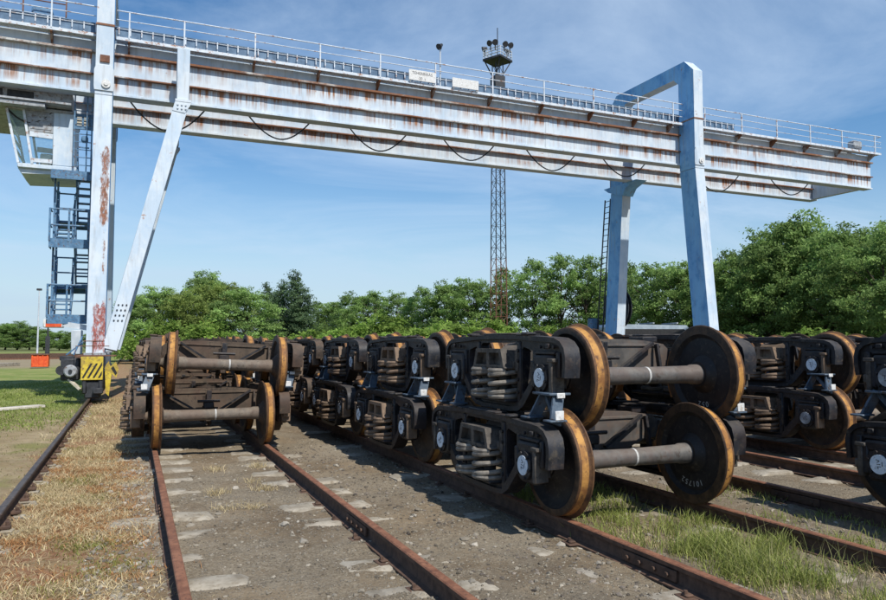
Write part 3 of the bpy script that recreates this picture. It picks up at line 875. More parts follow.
    mb.bar((0.03, 0.12, -0.16), (-0.05, 0.16, 0.30), 0.03, 0.07)
    for s in (-1, 1):
        mb.cyl((s * 0.66, 0, 0), (s * 0.84, 0, 0), 0.025, 10)
        mb.bar((s * 0.72, 0.03, 0.0), (s * 0.72, 0.10, 0.36), 0.03, 0.05)
    TRI = mb.mesh('brake_beam', ms)
    mb = MB()
    for i in range(5):
        a0 = R(-28 + i * 11.2); a1 = R(-28 + (i + 1) * 11.2)
        vs = []
        for a in (a0, a1):
            for r in (0.468, 0.515):
                for x in (-0.042, 0.042): vs.append((x, r * math.cos(a), r * math.sin(a)))
        mb.add(vs, [(0, 1, 3, 2), (4, 6, 7, 5), (0, 4, 5, 1), (2, 3, 7, 6), (0, 2, 6, 4), (1, 5, 7, 3)])
    mb.box((-0.03, 0.51, -0.07), (0.03, 0.58, 0.07), 0.012)
    SHOE = mb.mesh('brake_shoe', 'brake_rust')
    for sy in (-1, 1):
        link_mesh('brake_beam', TRI, root, (0, sy * 0.375, 0.40), (0, 0, 0 if sy < 0 else PI))
        for sx in (-1, 1):
            link_mesh('brake_shoe', SHOE, root, (sx * (HG - 0.01), sy * WB, RW - 0.02), (0, 0, 0 if sy < 0 else PI))
    for sy in (-1, 1):
        mb = MB(); mb.bar((0.0, sy * 0.30, 0.34), (0.02, sy * 0.30, 0.79), 0.075, 0.05, (0, 1, 0), 0.01); mb.box((-0.07, sy * 0.30 - 0.05, 0.50), (0.09, sy * 0.30 + 0.05, 0.60), 0.015); mb.tube([(-0.16, sy * 0.33, 0.62), (0.18, sy * 0.33, 0.62)], 0.022, 8)
        link_mesh('brake_lever', mb.mesh('brake_lever', 'steel_black'), root)
        for sx in (-1, 1):
            mb = MB(); mb.bar((sx * 0.66, sy * 0.285, 0.77), (sx * 0.17, sy * 0.31, 0.47), 0.03, 0.05, (0, 1, 0)); link_mesh('brake_strut', mb.mesh('brake_strut', 'steel_black'), root)
    mb = MB(); mb.tube([(-0.02, -0.36, 0.26), (0.05, 0, 0.20), (0.05, 0.36, 0.28)], 0.016, 8)
    link_mesh('brake_rod', mb.mesh('brake_rod', ms), root)
    return root

def make_brackets(root, kind):
    """steel stacking stands between two bogies, one at each axle box, with pale end tabs"""
    mb = MB()
    for s, off in ((-1, 0.0), (1, 0.0)):
        mb.bar((0.05, s * 0.19, 0.835), (0.14, s * 0.10, 1.085), 0.11, 0.022, (0, 1, 0))
    mb.bar((0.06, -0.17, 0.86), (0.13, 0.09, 1.07), 0.025, 0.05)
    mb.box((0.02, -0.15, 1.075), (0.24, 0.15, 1.098), 0.006)
    mb.box((-0.04, -0.26, 0.858), (0.13, -0.13, 0.876), 0.005); mb.box((-0.04, 0.13, 0.858), (0.13, 0.26, 0.876), 0.005)
    B = mb.mesh('stacking_bracket', 'bracket_blue')
    T = []
    mb = MB(); mb.box((0.01, -0.262, 0.876), (0.095, -0.246, 0.955), 0.004); T.append(mb.mesh('end_tab', 'white_paint'))
    mb = MB(); mb.box((0.09, -0.165, 1.052), (0.17, -0.150, 1.098), 0.004); T.append(mb.mesh('end_tab', 'white_paint'))
    for sx in (-1, 1):
        for sy in (-1, 1):
            b = link_mesh('stacking_bracket', B, root, (sx * 1.02, sy * 1.0, 0))
            if sy < 0:
                for t_ in T: link_mesh('end_tab', t_, b)

PROTO = {k: make_bogie(k, (0, -400, 0)) for k in ('black', 'brown', 'dark')}
STK = {}
for k in ('black', 'brown', 'dark'):
    STK[k] = copy_tree(PROTO[k]); WORG[STK[k].name] = Vector((0, -400, 0)); make_brackets(STK[k], k)

ORD = ['nearest', 'second', 'third', 'fourth', 'fifth', 'sixth', 'seventh', 'eighth', 'ninth', 'tenth', 'eleventh']
ROWTXT = {'a': 'the leftmost row, on the left rusty rails', 'b': 'the middle row, right of the left rails', 'c': 'the third row from the left',
          'd': 'the fourth row from the left', 'e': 'the rightmost row'}
SPECIAL = {('b', 0, 0): 'big nearest black bogie standing on the grassy track, painted number on its right wheel',
           ('b', 0, 1): 'big nearest black bogie stacked on top, above the grassy track',
           ('a', 0, 0): 'front-on brown bogie at left standing on the rusty rails',
           ('a', 0, 1): 'front-on brown bogie at left stacked on top, above the rusty rails',
           ('c', 0, 0): 'dark bogie cut off by the right edge, lower of two',
           ('c', 0, 1): 'dark bogie cut off by the right edge, upper of two',
           ('d', 0, 0): 'dark bogie with pale axle caps near the right edge, standing on the far track',
           ('d', 0, 1): 'dark bogie with pale axle caps near the right edge, stacked on top'}
FAR_SKIP = ('brake_lever', 'brake_strut', 'shade_core', 'brake_rod', 'paint_band', 'centre_plate', 'side_bearer', 'brake_shoe', 'brake_beam')
STACKS = []
def place(row, i, ynear, kind, dx=0.0, jitter=True, upper=True, rz=(0, 0), far=False, tilt=0.0):
    """one two-high stack; ynear is where the near axle stands"""
    cx = TR[row]; y = ynear + WB
    for lvl in ((0, 1) if upper else (0,)):
        src = STK[kind] if lvl == 0 else PROTO[kind]
        o = copy_tree(src, None, FAR_SKIP if far else ())
        o.location = (cx + (0.19 if lvl else 0.0) + (dx if lvl else 0), y + (0.03 if lvl else 0), RT + 0.002 + (0.762 - (0.015 if tilt else 0)) * lvl)
        o.rotation_euler.z = R(rz[lvl])
        if lvl: o.rotation_euler.y = R(tilt)
        lab = SPECIAL.get((row, i, lvl)) or f"{dict(brown='brown', black='black', dark='dark')[kind]} {'upper' if lvl else 'lower'} bogie of the {ORD[i]} stack in {ROWTXT[row]}"
        props(o, lab, 'bogie', 'bogies stacked two high on the tracks')
        STACKS.append(o)
        if not (row == 'b' and i == 0):
            for ch in list(o.children):
                if ch.name.startswith('stacking_bracket') and i and random.random() < 0.12:
                    for g in list(ch.children): bpy.data.objects.remove(g)
                    bpy.data.objects.remove(ch)
            for ch in o.children_recursive:
                if ch.name.startswith('end_cap'):
                    q = random.random(); ch.rotation_euler.x += random.uniform(-1.2, 1.2)
                    if q < 0.26: ch.data = CAPS['dirty']
                    elif q < 0.36 and row != 'd': ch.data = CAPS['bare']
        WORG[o.name] = Vector(o.location)
        if row == 'b' and i == 0: HERO.append(o)
HERO = []
place('b', 0, 5.62, 'black')
for i, (y, k) in enumerate(((8.78, 'dark'), (11.72, 'dark'), (14.62, 'brown'), (17.6, 'dark'), (20.5, 'brown'), (23.5, 'dark'), (26.5, 'brown'), (29.5, 'brown'))):
    place('b', i + 1, y, k, random.uniform(-.02, .02), rz=(random.uniform(-.6, .6), random.uniform(-.8, .8)), far=y > 19)
place('a', 0, 11.45, 'brown', 0.02, rz=(0.6, -1.6), tilt=2.6)
for i, y in enumerate((14.6, 17.7, 20.8, 23.9)):
    place('a', i + 1, y, 'brown', random.uniform(-.02, .02), rz=(random.uniform(-.6, .6), random.uniform(-.8, .8)), far=y > 19)
place('c', 0, 2.56, 'black')
for i, y in enumerate((10.9, 13.9, 17.0, 20.1, 23.1, 26.0)):
    place('c', i + 1, y, 'brown' if i else 'black', random.uniform(-.02, .02), rz=(random.uniform(-.6, .6), random.uniform(-.8, .8)), far=y > 19)
place('d', 0, 7.55, 'dark')
for i, y in enumerate((10.6, 13.6, 16.6, 19.8, 23.0)):
    place('d', i + 1, y, 'brown', random.uniform(-.02, .02), rz=(random.uniform(-.6, .6), random.uniform(-.8, .8)), far=True)
for i, y in enumerate((6.4, 9.5, 12.6, 15.7, 18.8)):
    place('e', i, y, 'brown' if i else 'black', random.uniform(-.02, .02), rz=(0, random.uniform(-.8, .8)), far=True)
for k in PROTO:
    for r_ in (PROTO[k], STK[k]):
        for o in list(r_.children_recursive) + [r_]: bpy.data.objects.remove(o)

# chalk numbers on the inner faces of the nearest right-hand wheels
def arc_text(txt, parent, x, r, a0, da, size, mat, flip, yc, zc):
    objs = []
    verts = []; faces = []
    for i, ch in enumerate(txt):
        cu = bpy.data.curves.new('glyph', 'FONT'); cu.body = ch; cu.size = size; cu.align_x = 'CENTER'; cu.extrude = 0.0008
        cu.resolution_u = 3
        ob = bpy.data.objects.new('glyph', cu); COL.objects.link(ob)
        dg = bpy.context.evaluated_depsgraph_get()
        me = bpy.data.meshes.new_from_object(ob.evaluated_get(dg))
        a = a0 + da * i
        # glyph plane faces -x: its right runs towards -y seen from -x
        M = Matrix(((0, 0, -1, x), (-1, 0, 0, yc), (0, 1, 0, zc), (0, 0, 0, 1))) @ Matrix.Rotation(a, 4, 'Z') @ Matrix.Translation((0, -r if not flip else r, 0))
        k = len(verts)
        verts += [tuple(M @ v.co) for v in me.vertices]; faces += [tuple(k + j for j in p.vertices) for p in me.polygons]
        bpy.data.objects.remove(ob); bpy.data.curves.remove(cu); bpy.data.meshes.remove(me)
    me = bpy.data.meshes.new('painted_number'); me.from_pydata(verts, [], faces); me.materials.append(MATS[mat])
    return me
for lvl, txt in ((0, '257101'), (1, '250')):
    me = arc_text(txt, None, HG - 0.0375, 0.275, PI - 0.42 if lvl == 0 else PI - 0.16, 0.17, 0.075, 'chalk', True, -WB, RW)
    o = link_mesh('painted_number', me, HERO[lvl], (0, 0, 0))

# ------------------------------------------------------------------ gantry crane
CR = empty('gantry_crane', (XC, 27.0, 0), 'huge pale blue and white rust-streaked gantry crane spanning all the tracks', 'crane')
GX0, GX1 = -9.0, 34.7
def girder(y0, y1, side):
    """box girder; side=-1: its outer web faces the camera side"""
    mb = MB()
    mb.slot(0)
    mb.box((GX0, y0, 9.66), (GX1, y1, 10.90))
    mb.box((GX0, y0 + 0.06, 10.97), (GX1, y1 - 0.06, 11.345))
    g = mb.build('girder', ['girder_paint'], CR)
    mb = MB(); mb.box((GX0, y0 - 0.07, 9.60), (GX1 + 0.02, y1 + 0.07, 9.659)); mb.build('bottom_flange', 'leg_paint', g)
    mb = MB(); mb.box((GX0, y0 - 0.15, 10.902), (GX1 + 0.02, y1 + 0.15, 10.968)); mb.build('top_flange', 'rib_paint', g)
    for (ya, yb) in ((y0 - 0.14, y0 - 0.002), (y1 + 0.002, y1 + 0.14)):
        mb = MB(); mb.box((GX0, ya, 10.185), (GX1, yb, 10.225)); mb.build('stiffener_rib', 'rib_paint', g)
    x = GX0 + 1.4
    yo = y0 if side < 0 else y1
    while x < GX1 - 0.5:
        mb = MB(); mb.box((x - 0.10, min(yo, yo + side * 0.012), 9.664), (x + 0.10, max(yo, yo + side * 0.012), 10.182)); 
        mb.box((x - 0.10, min(yo, yo + side * 0.012), 10.228), (x + 0.10, max(yo, yo + side * 0.012), 10.898)); mb.build('splice_plate', 'girder_paint', g)
        x += 5.75
    # ends
    mb = MB(); mb.box((GX1 + 0.002, y0 + 0.03, 9.70), (GX1 + 0.03, y1 - 0.03, 10.86)); mb.build('end_plate', 'leg_paint', g)
    return g
girder(25.0, 25.36, -1)
girder(28.25, 28.61, 1)
mb = MB(); mb.box((GX1 - 0.32, 25.40, 9.66), (GX1 - 0.03, 28.21, 10.75)); mb.build('end_tie', 'leg_paint', CR)
mb = MB(); mb.box((GX0 + 0.05, 25.40, 9.66), (GX0 + 0.6, 28.21, 10.55)); mb.build('end_tie', 'leg_paint', CR)

LEGX = ((-1.24, -0.75), (22.2, 22.7))
POSTX = [-7.1, -4.85, -2.53, -0.33, 1.33, 3.61, 5.86, 8.09, 10.28, 12.7, 15.03, 17.42, 19.7, 21.6, 23.4, 25.6, 27.8, 30.0, 32.2, 34.6]
def walkway(ya, yb, side):
    yo, yi = (ya, yb) if side < 0 else (yb, ya)      # outer edge, inner edge
    segs = [(GX0, LEGX[0][0] - 0.05), (LEGX[0][1] + 0.05, LEGX[1][0] - 0.05), (LEGX[1][1] + 0.05, GX1 + 0.35)]
    mb = MB()
    for (a, b) in segs:
        mb.box((a, ya, 11.352), (b, yb, 11.375))
        mb.box((a, yo - 0.012, 11.325), (b, yo + 0.012, 11.425))
    wk = mb.build('walkway', 'railing_paint', CR)
    for x in POSTX:
        if any(a - 0.1 < x < b + 0.1 for a, b in LEGX): continue
        mb = MB()
        yb2 = 25.06 if side < 0 else 28.55
        mb.prism([(yo, 11.345), (yo, 11.29), (yb2, 11.0), (yb2, 11.345)], 0, x - 0.03, x + 0.03)
        mb.build('bracket', 'rib_paint', wk)
    hr = MB()
    for z, r in ((12.27, 0.022), (11.98, 0.016), (11.68, 0.014)):
        for (a, b) in segs:
            n = max(2, int((b - a) / 2.4) + 1)
            hr.tube([(a + (b - a) * i / (n - 1), yo + side * 0.01, z + random.uniform(-.012, .012)) for i in range(n)], r, 6)
    # rail turned round the end
    hr.tube([(GX1 + 0.33, yo, 12.27), (GX1 + 0.33, yi, 12.27)], 0.02, 6); hr.tube([(GX1 + 0.33, yo, 11.9), (GX1 + 0.33, yi, 11.9)], 0.016, 6)
    h = hr.build('handrail', 'railing_paint', CR)
    for x in POSTX:
        if any(a - 0.1 < x < b + 0.1 for a, b in LEGX): continue
        mb = MB(); mb.bar((x, yo, 11.40), (x, yo, 12.27), 0.045, 0.045); mb.build('handrail_post', 'railing_paint', h)
    return wk
walkway(24.64, 25.02, -1)
walkway(28.58, 28.98, 1)
# trolley rail with cable tray along both girders
for y in (25.2, 28.40):
    mb = MB(); mb.box((GX0, y, 11.35), (GX1 - 9.0, y + 0.05, 11.93)); mb.box((GX0, y - 0.06, 11.93), (GX1 - 9.0, y + 0.10, 11.96))
    tr = mb.build('cable_tray', 'tray_blue', CR)
    mb = MB()
    x = GX0 + 0.2
    while x < GX1 - 9.1:
        if not any(a - .05 < x < b + .05 for a, b in LEGX): mb.bar((x, y - 0.08, 11.36), (x, y - 0.08, 11.93), 0.035, 0.035)
        x += 0.34
    props(mb.build('tray_bars', 'railing_paint', tr), kind='stuff')
    mb = MB(); mb.box((GX0, y + 0.06, 11.347), (GX1 - 1.0, y + 0.12, 11.46)); mb.build('trolley_rail', 'rail_worn', CR)

def shade_flanks(o, mat):  # side faces take the bluer copy, their shade painted into the colour
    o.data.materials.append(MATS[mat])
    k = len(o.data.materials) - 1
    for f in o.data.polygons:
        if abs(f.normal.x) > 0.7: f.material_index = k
def leg_frame(xa, xb, left):
    """portal: two upper posts outside the girders, cross beam on top, two splayed lower legs"""
    m1 = 'leg_paint_rusty' if left else 'leg_paint'
    blue = 'leg_paint_blue_shade'
    YN = (24.0, 24.95); YF = (29.05, 30.0); ZT = 14.18; BZ = 0.62; CH = 0.55
    # portal outline in (y,z): outer and inner polylines
    outer = [(YN[0], 9.30), (YN[0], ZT - CH), (YN[0] + CH, ZT), (YF[1] - CH, ZT), (YF[1], ZT - CH), (YF[1], 9.30)]
    inner = [(YF[0], 9.30), (YF[0], ZT - BZ - 0.30), (YF[0] - 0.30, ZT - BZ), (YN[1] + 0.30, ZT - BZ), (YN[1], ZT - BZ - 0.30), (YN[1], 9.30)]
    mb = MB(); mb.prism(outer + inner, 0, xa, xb)
    p = mb.build('portal_frame', m1, CR); shade_flanks(p, blue)
    # flange strips at the joints
    for (y0, y1) in (YN, YF):
        mb = MB(); mb.box((xa - 0.02, y0 - 0.02, 11.46), (xb + 0.02, y1 + 0.02, 11.52)); mb.build('joint_flange', 'rib_paint', p)
        mb = MB()
        yo = y0 if y0 < 27 else y1; sd = -1 if y0 < 27 else 1
        mb.prism([(xa - 0.02, 9.42), (xb + 0.02, 9.42), (xb + 0.035, 9.55), (xb + 0.035, 10.05), (xb - 0.02, 10.2), (xa + 0.02, 10.2), (xa - 0.035, 10.05), (xa - 0.035, 9.55)], 1, yo + sd * 0.002, yo + sd * 0.035)
        mb.build('knuckle_plate', 'leg_paint', p)
        xc = (xa + xb) / 2 + 0.06
        mb = MB(); mb.cyl((xc, yo + sd * 0.036, 9.62), (xc, yo + sd * 0.08, 9.62), 0.13, 20); mb.cyl((xc, yo + sd * 0.08, 9.62), (xc, yo + sd * 0.11, 9.62), 0.06, 12)
        mb.build('hinge_pin', 'white_paint', p)
        if left and y0 < 27:
            mb = MB(); mb.box((xa + 0.12, yo - 0.05, 10.3), (xb - 0.1, yo - 0.003, 10.52), 0.006); mb.build('rusty_plate', 'dark_rust', p)
    # lower legs
    for (y0, y1), dy in ((YN, -0.72), (YF, 0.72)):
        mb = MB()
        vs = []
        for z, d, g in ((9.28, 0, 0.0), (1.42, dy, 0.0)):
            vs += [(xa + g, y0 + d, z), (xb - g, y0 + d, z), (xb - g, y1 + d, z), (xa + g, y1 + d, z)]
        mb.add(vs, [(0, 1, 2, 3), (4, 7, 6, 5), (0, 4, 5, 1), (1, 5, 6, 2), (2, 6, 7, 3), (3, 7, 4, 0)])
        shade_flanks(mb.build('leg', m1 if y0 < 27 else 'leg_paint', CR), blue)
        mb = MB(); mb.box((xa - 0.05, y0 + dy - 0.05, 1.36), (xb + 0.05, y1 + dy + 0.05, 1.418)); mb.build('foot_plate', 'grey_paint', CR)
    # sill beam between the feet
    mb = MB(); mb.box((xa + 0.02, 22.6, 0.92), (xb - 0.02, 31.4, 1.355), 0.02); mb.build('sill_beam', 'grey_paint', CR)
    for yc in (23.2, 30.8):
        mb = MB(); mb.box((xa - 0.02, yc - 0.85, 0.30), (xa + 0.10, yc + 0.85, 0.915), 0.03); mb.box((xb - 0.10, yc - 0.85, 0.30), (xb + 0.02, yc + 0.85, 0.915), 0.03)
        tk = mb.build('wheel_truck', 'dark_metal', CR)
        for dy in (-0.5, 0.5):
            mb = MB(); xm = (xa + xb) / 2
            mb.lathe_x([(-0.09, 0.03), (-0.09, 0.27), (-0.07, 0.30), (-0.06, 0.275), (0.06, 0.275), (0.07, 0.30), (0.09, 0.27), (0.09, 0.03)], 28, (0, 0, 0))
            link_mesh('truck_wheel', mb.mesh('truck_wheel', 'rail_worn'), tk, (xm - XC, yc + dy - 27.0, RT + 0.282))
    return p
leg_frame(*LEGX[0], True)
leg_frame(*LEGX[1], False)

# diagonal braces of the fixed leg
for yo, sd, dy in ((24.0, -1, -0.70), (30.0, 1, 0.70)):
    yi = yo - sd * 0.42
    mb = MB()
    mb.box((1.10, min(yo, yi), 9.42), (1.48, max(yo, yi), 11.12), 0.015)
    mb.box((1.06, yo + sd * 0.03 - 0.03, 9.36), (1.54, yo + sd * 0.03 + 0.03, 9.44))
    mb.prism([(0.98, 9.05), (1.36, 9.00), (1.56, 9.36), (1.06, 9.36)], 1, yo + sd * 0.004, yo + sd * 0.05)
    for i in range(3):
        for j in range(2): mb.cyl((1.14 + i * 0.12, yo + sd * 0.05, 9.14 + j * 0.12), (1.14 + i * 0.12, yo + sd * 0.085, 9.14 + j * 0.12), 0.028, 6)
    br = mb.build('diagonal_brace', 'leg_paint', CR)
    a = Vector((1.27, yo - sd * 0.21, 9.36)); b = Vector((-0.62, yo - sd * 0.21 + dy, 1.5))
    mb = MB(); mb.bar(a, b, 0.42, 0.42, (0, 1, 0), 0.012); mb.build('brace_strut', 'leg_paint', br)
    d = (b - a).normalized()
    mb = MB()
    for i in range(3):
        for j in range(4):
            q = b - d * (0.9 + j * 0.16) + Vector((-0.11 + i * 0.11, 0, 0)); q.y = yo + dy * (1 - (q.z - 1.5) / 7.9) + sd * 0.0
            mb.cyl((q.x, q.y - sd * 0.02, q.z), (q.x, q.y + sd * 0.03, q.z), 0.024, 6)
    props(mb.build('bolts', 'dark_metal', br), kind='stuff')

# far-leg capital under the far girder on the right, ladder, cable drum
mb = MB(); mb.prism([(27.9, 9.597), (30.5, 9.597), (30.1, 9.35), (29.0, 9.0), (28.7, 9.35)], 0, 22.12, 22.78); mb.build('leg_capital', 'leg_paint_blue_shade', CR)  # blue tone carries the shade under the girder in its colour
mb = MB()
for dy in (0.0, 0.45):
    mb.bar((22.35, 30.25 + dy, 9.1), (22.35, 31.15 + dy, 1.6), 0.05, 0.05)
for i in range(26):
    t = i / 25; mb.bar((22.35, 30.25 + 0.9 * t, 9.0 - 7.2 * t), (22.35, 30.70 + 0.9 * t, 9.0 - 7.2 * t), 0.03, 0.03)
mb.build('ladder', 'dark_metal', CR)
mb = MB()
mb.lathe_x([(-0.12, 0.1), (-0.12, 1.05), (-0.08, 1.05), (-0.08, 0.5), (0.08, 0.5), (0.08, 1.05), (0.12, 1.05), (0.12, 0.1)], 36, (22.95, 30.6, 3.5))
mb.build('cable_drum', 'dark_metal', CR)
mb = MB(); mb.box((22.05, 31.55, 1.7), (22.5, 32.0, 3.0), 0.03); mb.build('switch_box', 'stair_blue', CR)

# festoon cables between the girders
x = -2.0
FEST = [(-0.36, 2.2, 8.80), (3.45, 5.83, 8.95), (7.11, 9.57, 8.92), (10.9, 13.35, 8.95), (14.6, 17.2, 8.9), (18.4, 20.9, 9.0), (23.3, 26.4, 8.75), (28.2, 31.0, 9.0), (-4.3, -2.0, 8.6)]
for (a, b, zb) in FEST:
    mb = MB(); pts = []
    for i in range(19):
        t = i / 18; u = 2 * t - 1
        pts.append((a + (b - a) * t + 0.02 * math.sin(t * 5), 25.55, 9.80 - (9.80 - zb) * (1 - abs(u) ** 1.9)))
    mb.tube(pts, 0.026, 8)
    mb.build('festoon_cable', 'rubber', CR)

# sign boards on the walkway edge, floodlight on a pole
def board(xa, xb, za, zb, lines):
    mb = MB(); mb.box((xa, 24.55, za), (xb, 24.58, zb), 0.005); mb.box((xa + 0.05, 24.582, za - 0.05), (xa + 0.09, 24.615, zb)); mb.box((xb - 0.09, 24.582, za - 0.05), (xb - 0.05, 24.615, zb))
    s = mb.build('sign_board', 'white_paint', CR)
    for (txt, z, size) in lines:
        cu = bpy.data.curves.new('t', 'FONT'); cu.body = txt; cu.size = size; cu.align_x = 'CENTER'; cu.extrude = 0.001; cu.resolution_u = 3
        ob = bpy.data.objects.new('t', cu); COL.objects.link(ob)
        me = bpy.data.meshes.new_from_object(ob.evaluated_get(bpy.context.evaluated_depsgraph_get()))
        me.transform(Matrix.Translation(((xa + xb) / 2, 24.5485, z)) @ Matrix.Rotation(PI / 2, 4, 'X') )
        me.transform(Matrix.Translation(-WORG[s.name])); me.materials.clear(); me.materials.append(MATS['ink'])
        bpy.data.objects.remove(ob); bpy.data.curves.remove(cu)
        link_mesh('lettering', me, s)
board(9.18, 10.24, 11.46, 11.86, [('TEHERBÍRÁS', 11.69, 0.15), ('20  t', 11.51, 0.14)])
board(10.94, 12.05, 11.44, 11.80, [])
def floodlight(name, parent, base, top, aim):
    mb = MB(); mb.tube([base, top], 0.028, 8)
    pole = mb.build('pole', 'pole_paint', parent) if name == 'pole_light' else None
    d = Vector(aim).normalized(); c = Vector(top)
    mb = MB(); mb.tube([c - d * 0.12, c + d * 0.02, c + d * 0.10], [0.05, 0.09, 0.13], 16); mb.build('floodlight', 'dark_metal', parent)
floodlight('pole_light', CR, (10.5, 24.7, 11.4), (10.5, 24.7, 13.0), (-0.7, -0.3, -0.65))
mb = MB(); mb.tube([(33.4, 24.8, 11.38), (33.4, 24.8, 11.95)], 0.03, 8); mb.box((33.15, 24.7, 11.5), (33.75, 25.1, 11.92), 0.05); mb.build('winch_box', 'grey_paint', CR)

# crane truck front: striped bumper plates, motor, buffers, guard rail
mb = MB(); mb.box((-1.30, 22.32, 0.68), (-0.74, 22.37, 1.33), 0.008); bp_ = mb.build('bumper_plate', 'yellow_paint', CR)
for i in range(4):
    x = -1.27 + i * 0.135
    mb = MB(); z0, z1 = 0.74, 1.14
    mb.prism([(x, z0), (x + 0.055, z0), (x + 0.055 + 0.21, z1), (x + 0.21, z1)] if x + 0.27 < -0.74 else [(x, z0), (x + 0.055, z0), (-0.765, z0 + (-0.765 - x - 0.055) / 0.21 * 0.4), (-0.765, z0 + (-0.765 - x) / 0.21 * 0.4)], 1, 22.314, 22.319)
    mb.build('stripe', 'black_paint', bp_)
mb = MB(); mb.prism([(-0.66, 0.30), (-0.58, 0.22), (-0.52, 0.85), (-0.40, 0.72), (-0.34, 0.98), (-0.42, 1.18), (-0.56, 1.05), (-0.60, 1.20), (-0.70, 1.05)], 1, 22.42, 22.47); b2 = mb.build('bumper_plate', 'yellow_paint', CR)
mb = MB(); mb.prism([(-0.54, 1.0), (-0.48, 1.06), (-0.38, 0.86), (-0.42, 0.80)], 1, 22.413, 22.418); mb.build('stripe', 'black_paint', b2)
mb = MB(); mb.tube([(-1.56, 22.75, 0.93), (-1.56, 22.45, 0.93)], 0.15, 24); mb.tube([(-1.56, 22.45, 0.93), (-1.56, 22.40, 0.93)], [0.175, 0.14], 24); mo = mb.build('drive_motor', 'grey_paint', CR)
mb = MB(); mb.tube([(-1.56, 22.395, 0.93), (-1.56, 22.36, 0.93)], 0.05, 12); mb.build('shaft_cover', 'dark_metal', mo)
mb = MB(); mb.box((-1.82, 22.62, 0.66), (-1.34, 23.3, 1.28), 0.04); mb.box((-1.86, 22.7, 1.22), (-1.5, 23.1, 1.34), 0.02); mb.tube([(-1.80, 22.62, 0.95), (-1.80, 22.5, 0.95)], 0.13, 16); mb.build('gearbox', 'dark_metal', CR)
mb = MB(); mb.bar((-1.6, 22.6, 0.70), (-1.3, 22.45, 0.42), 0.12, 0.05); mb.build('rail_guard', 'cream_paint', CR)
mb = MB(); mb.box((-1.20, 22.38, 0.17), (-0.80, 22.55, 0.64), 0.03); mb.box((-0.98, 22.2, 0.30), (-0.72, 22.40, 0.46), 0.02); mb.build('buffer', 'dark_metal', CR)
mb = MB(); mb.box((-1.42, 22.40, 1.335), (-0.42, 23.2, 1.36)); mb.tube([(-1.45, 22.42, 1.36), (-1.45, 22.42, 1.62), (-0.6, 22.42, 1.62)], 0.012, 6); mb.tube([(-1.02, 22.42, 1.36), (-1.02, 22.42, 1.74), (-0.72, 22.42, 1.76), (-1.25, 22.42, 1.76)], 0.014, 6)
mb.build('step_platform', 'dark_rust', CR)

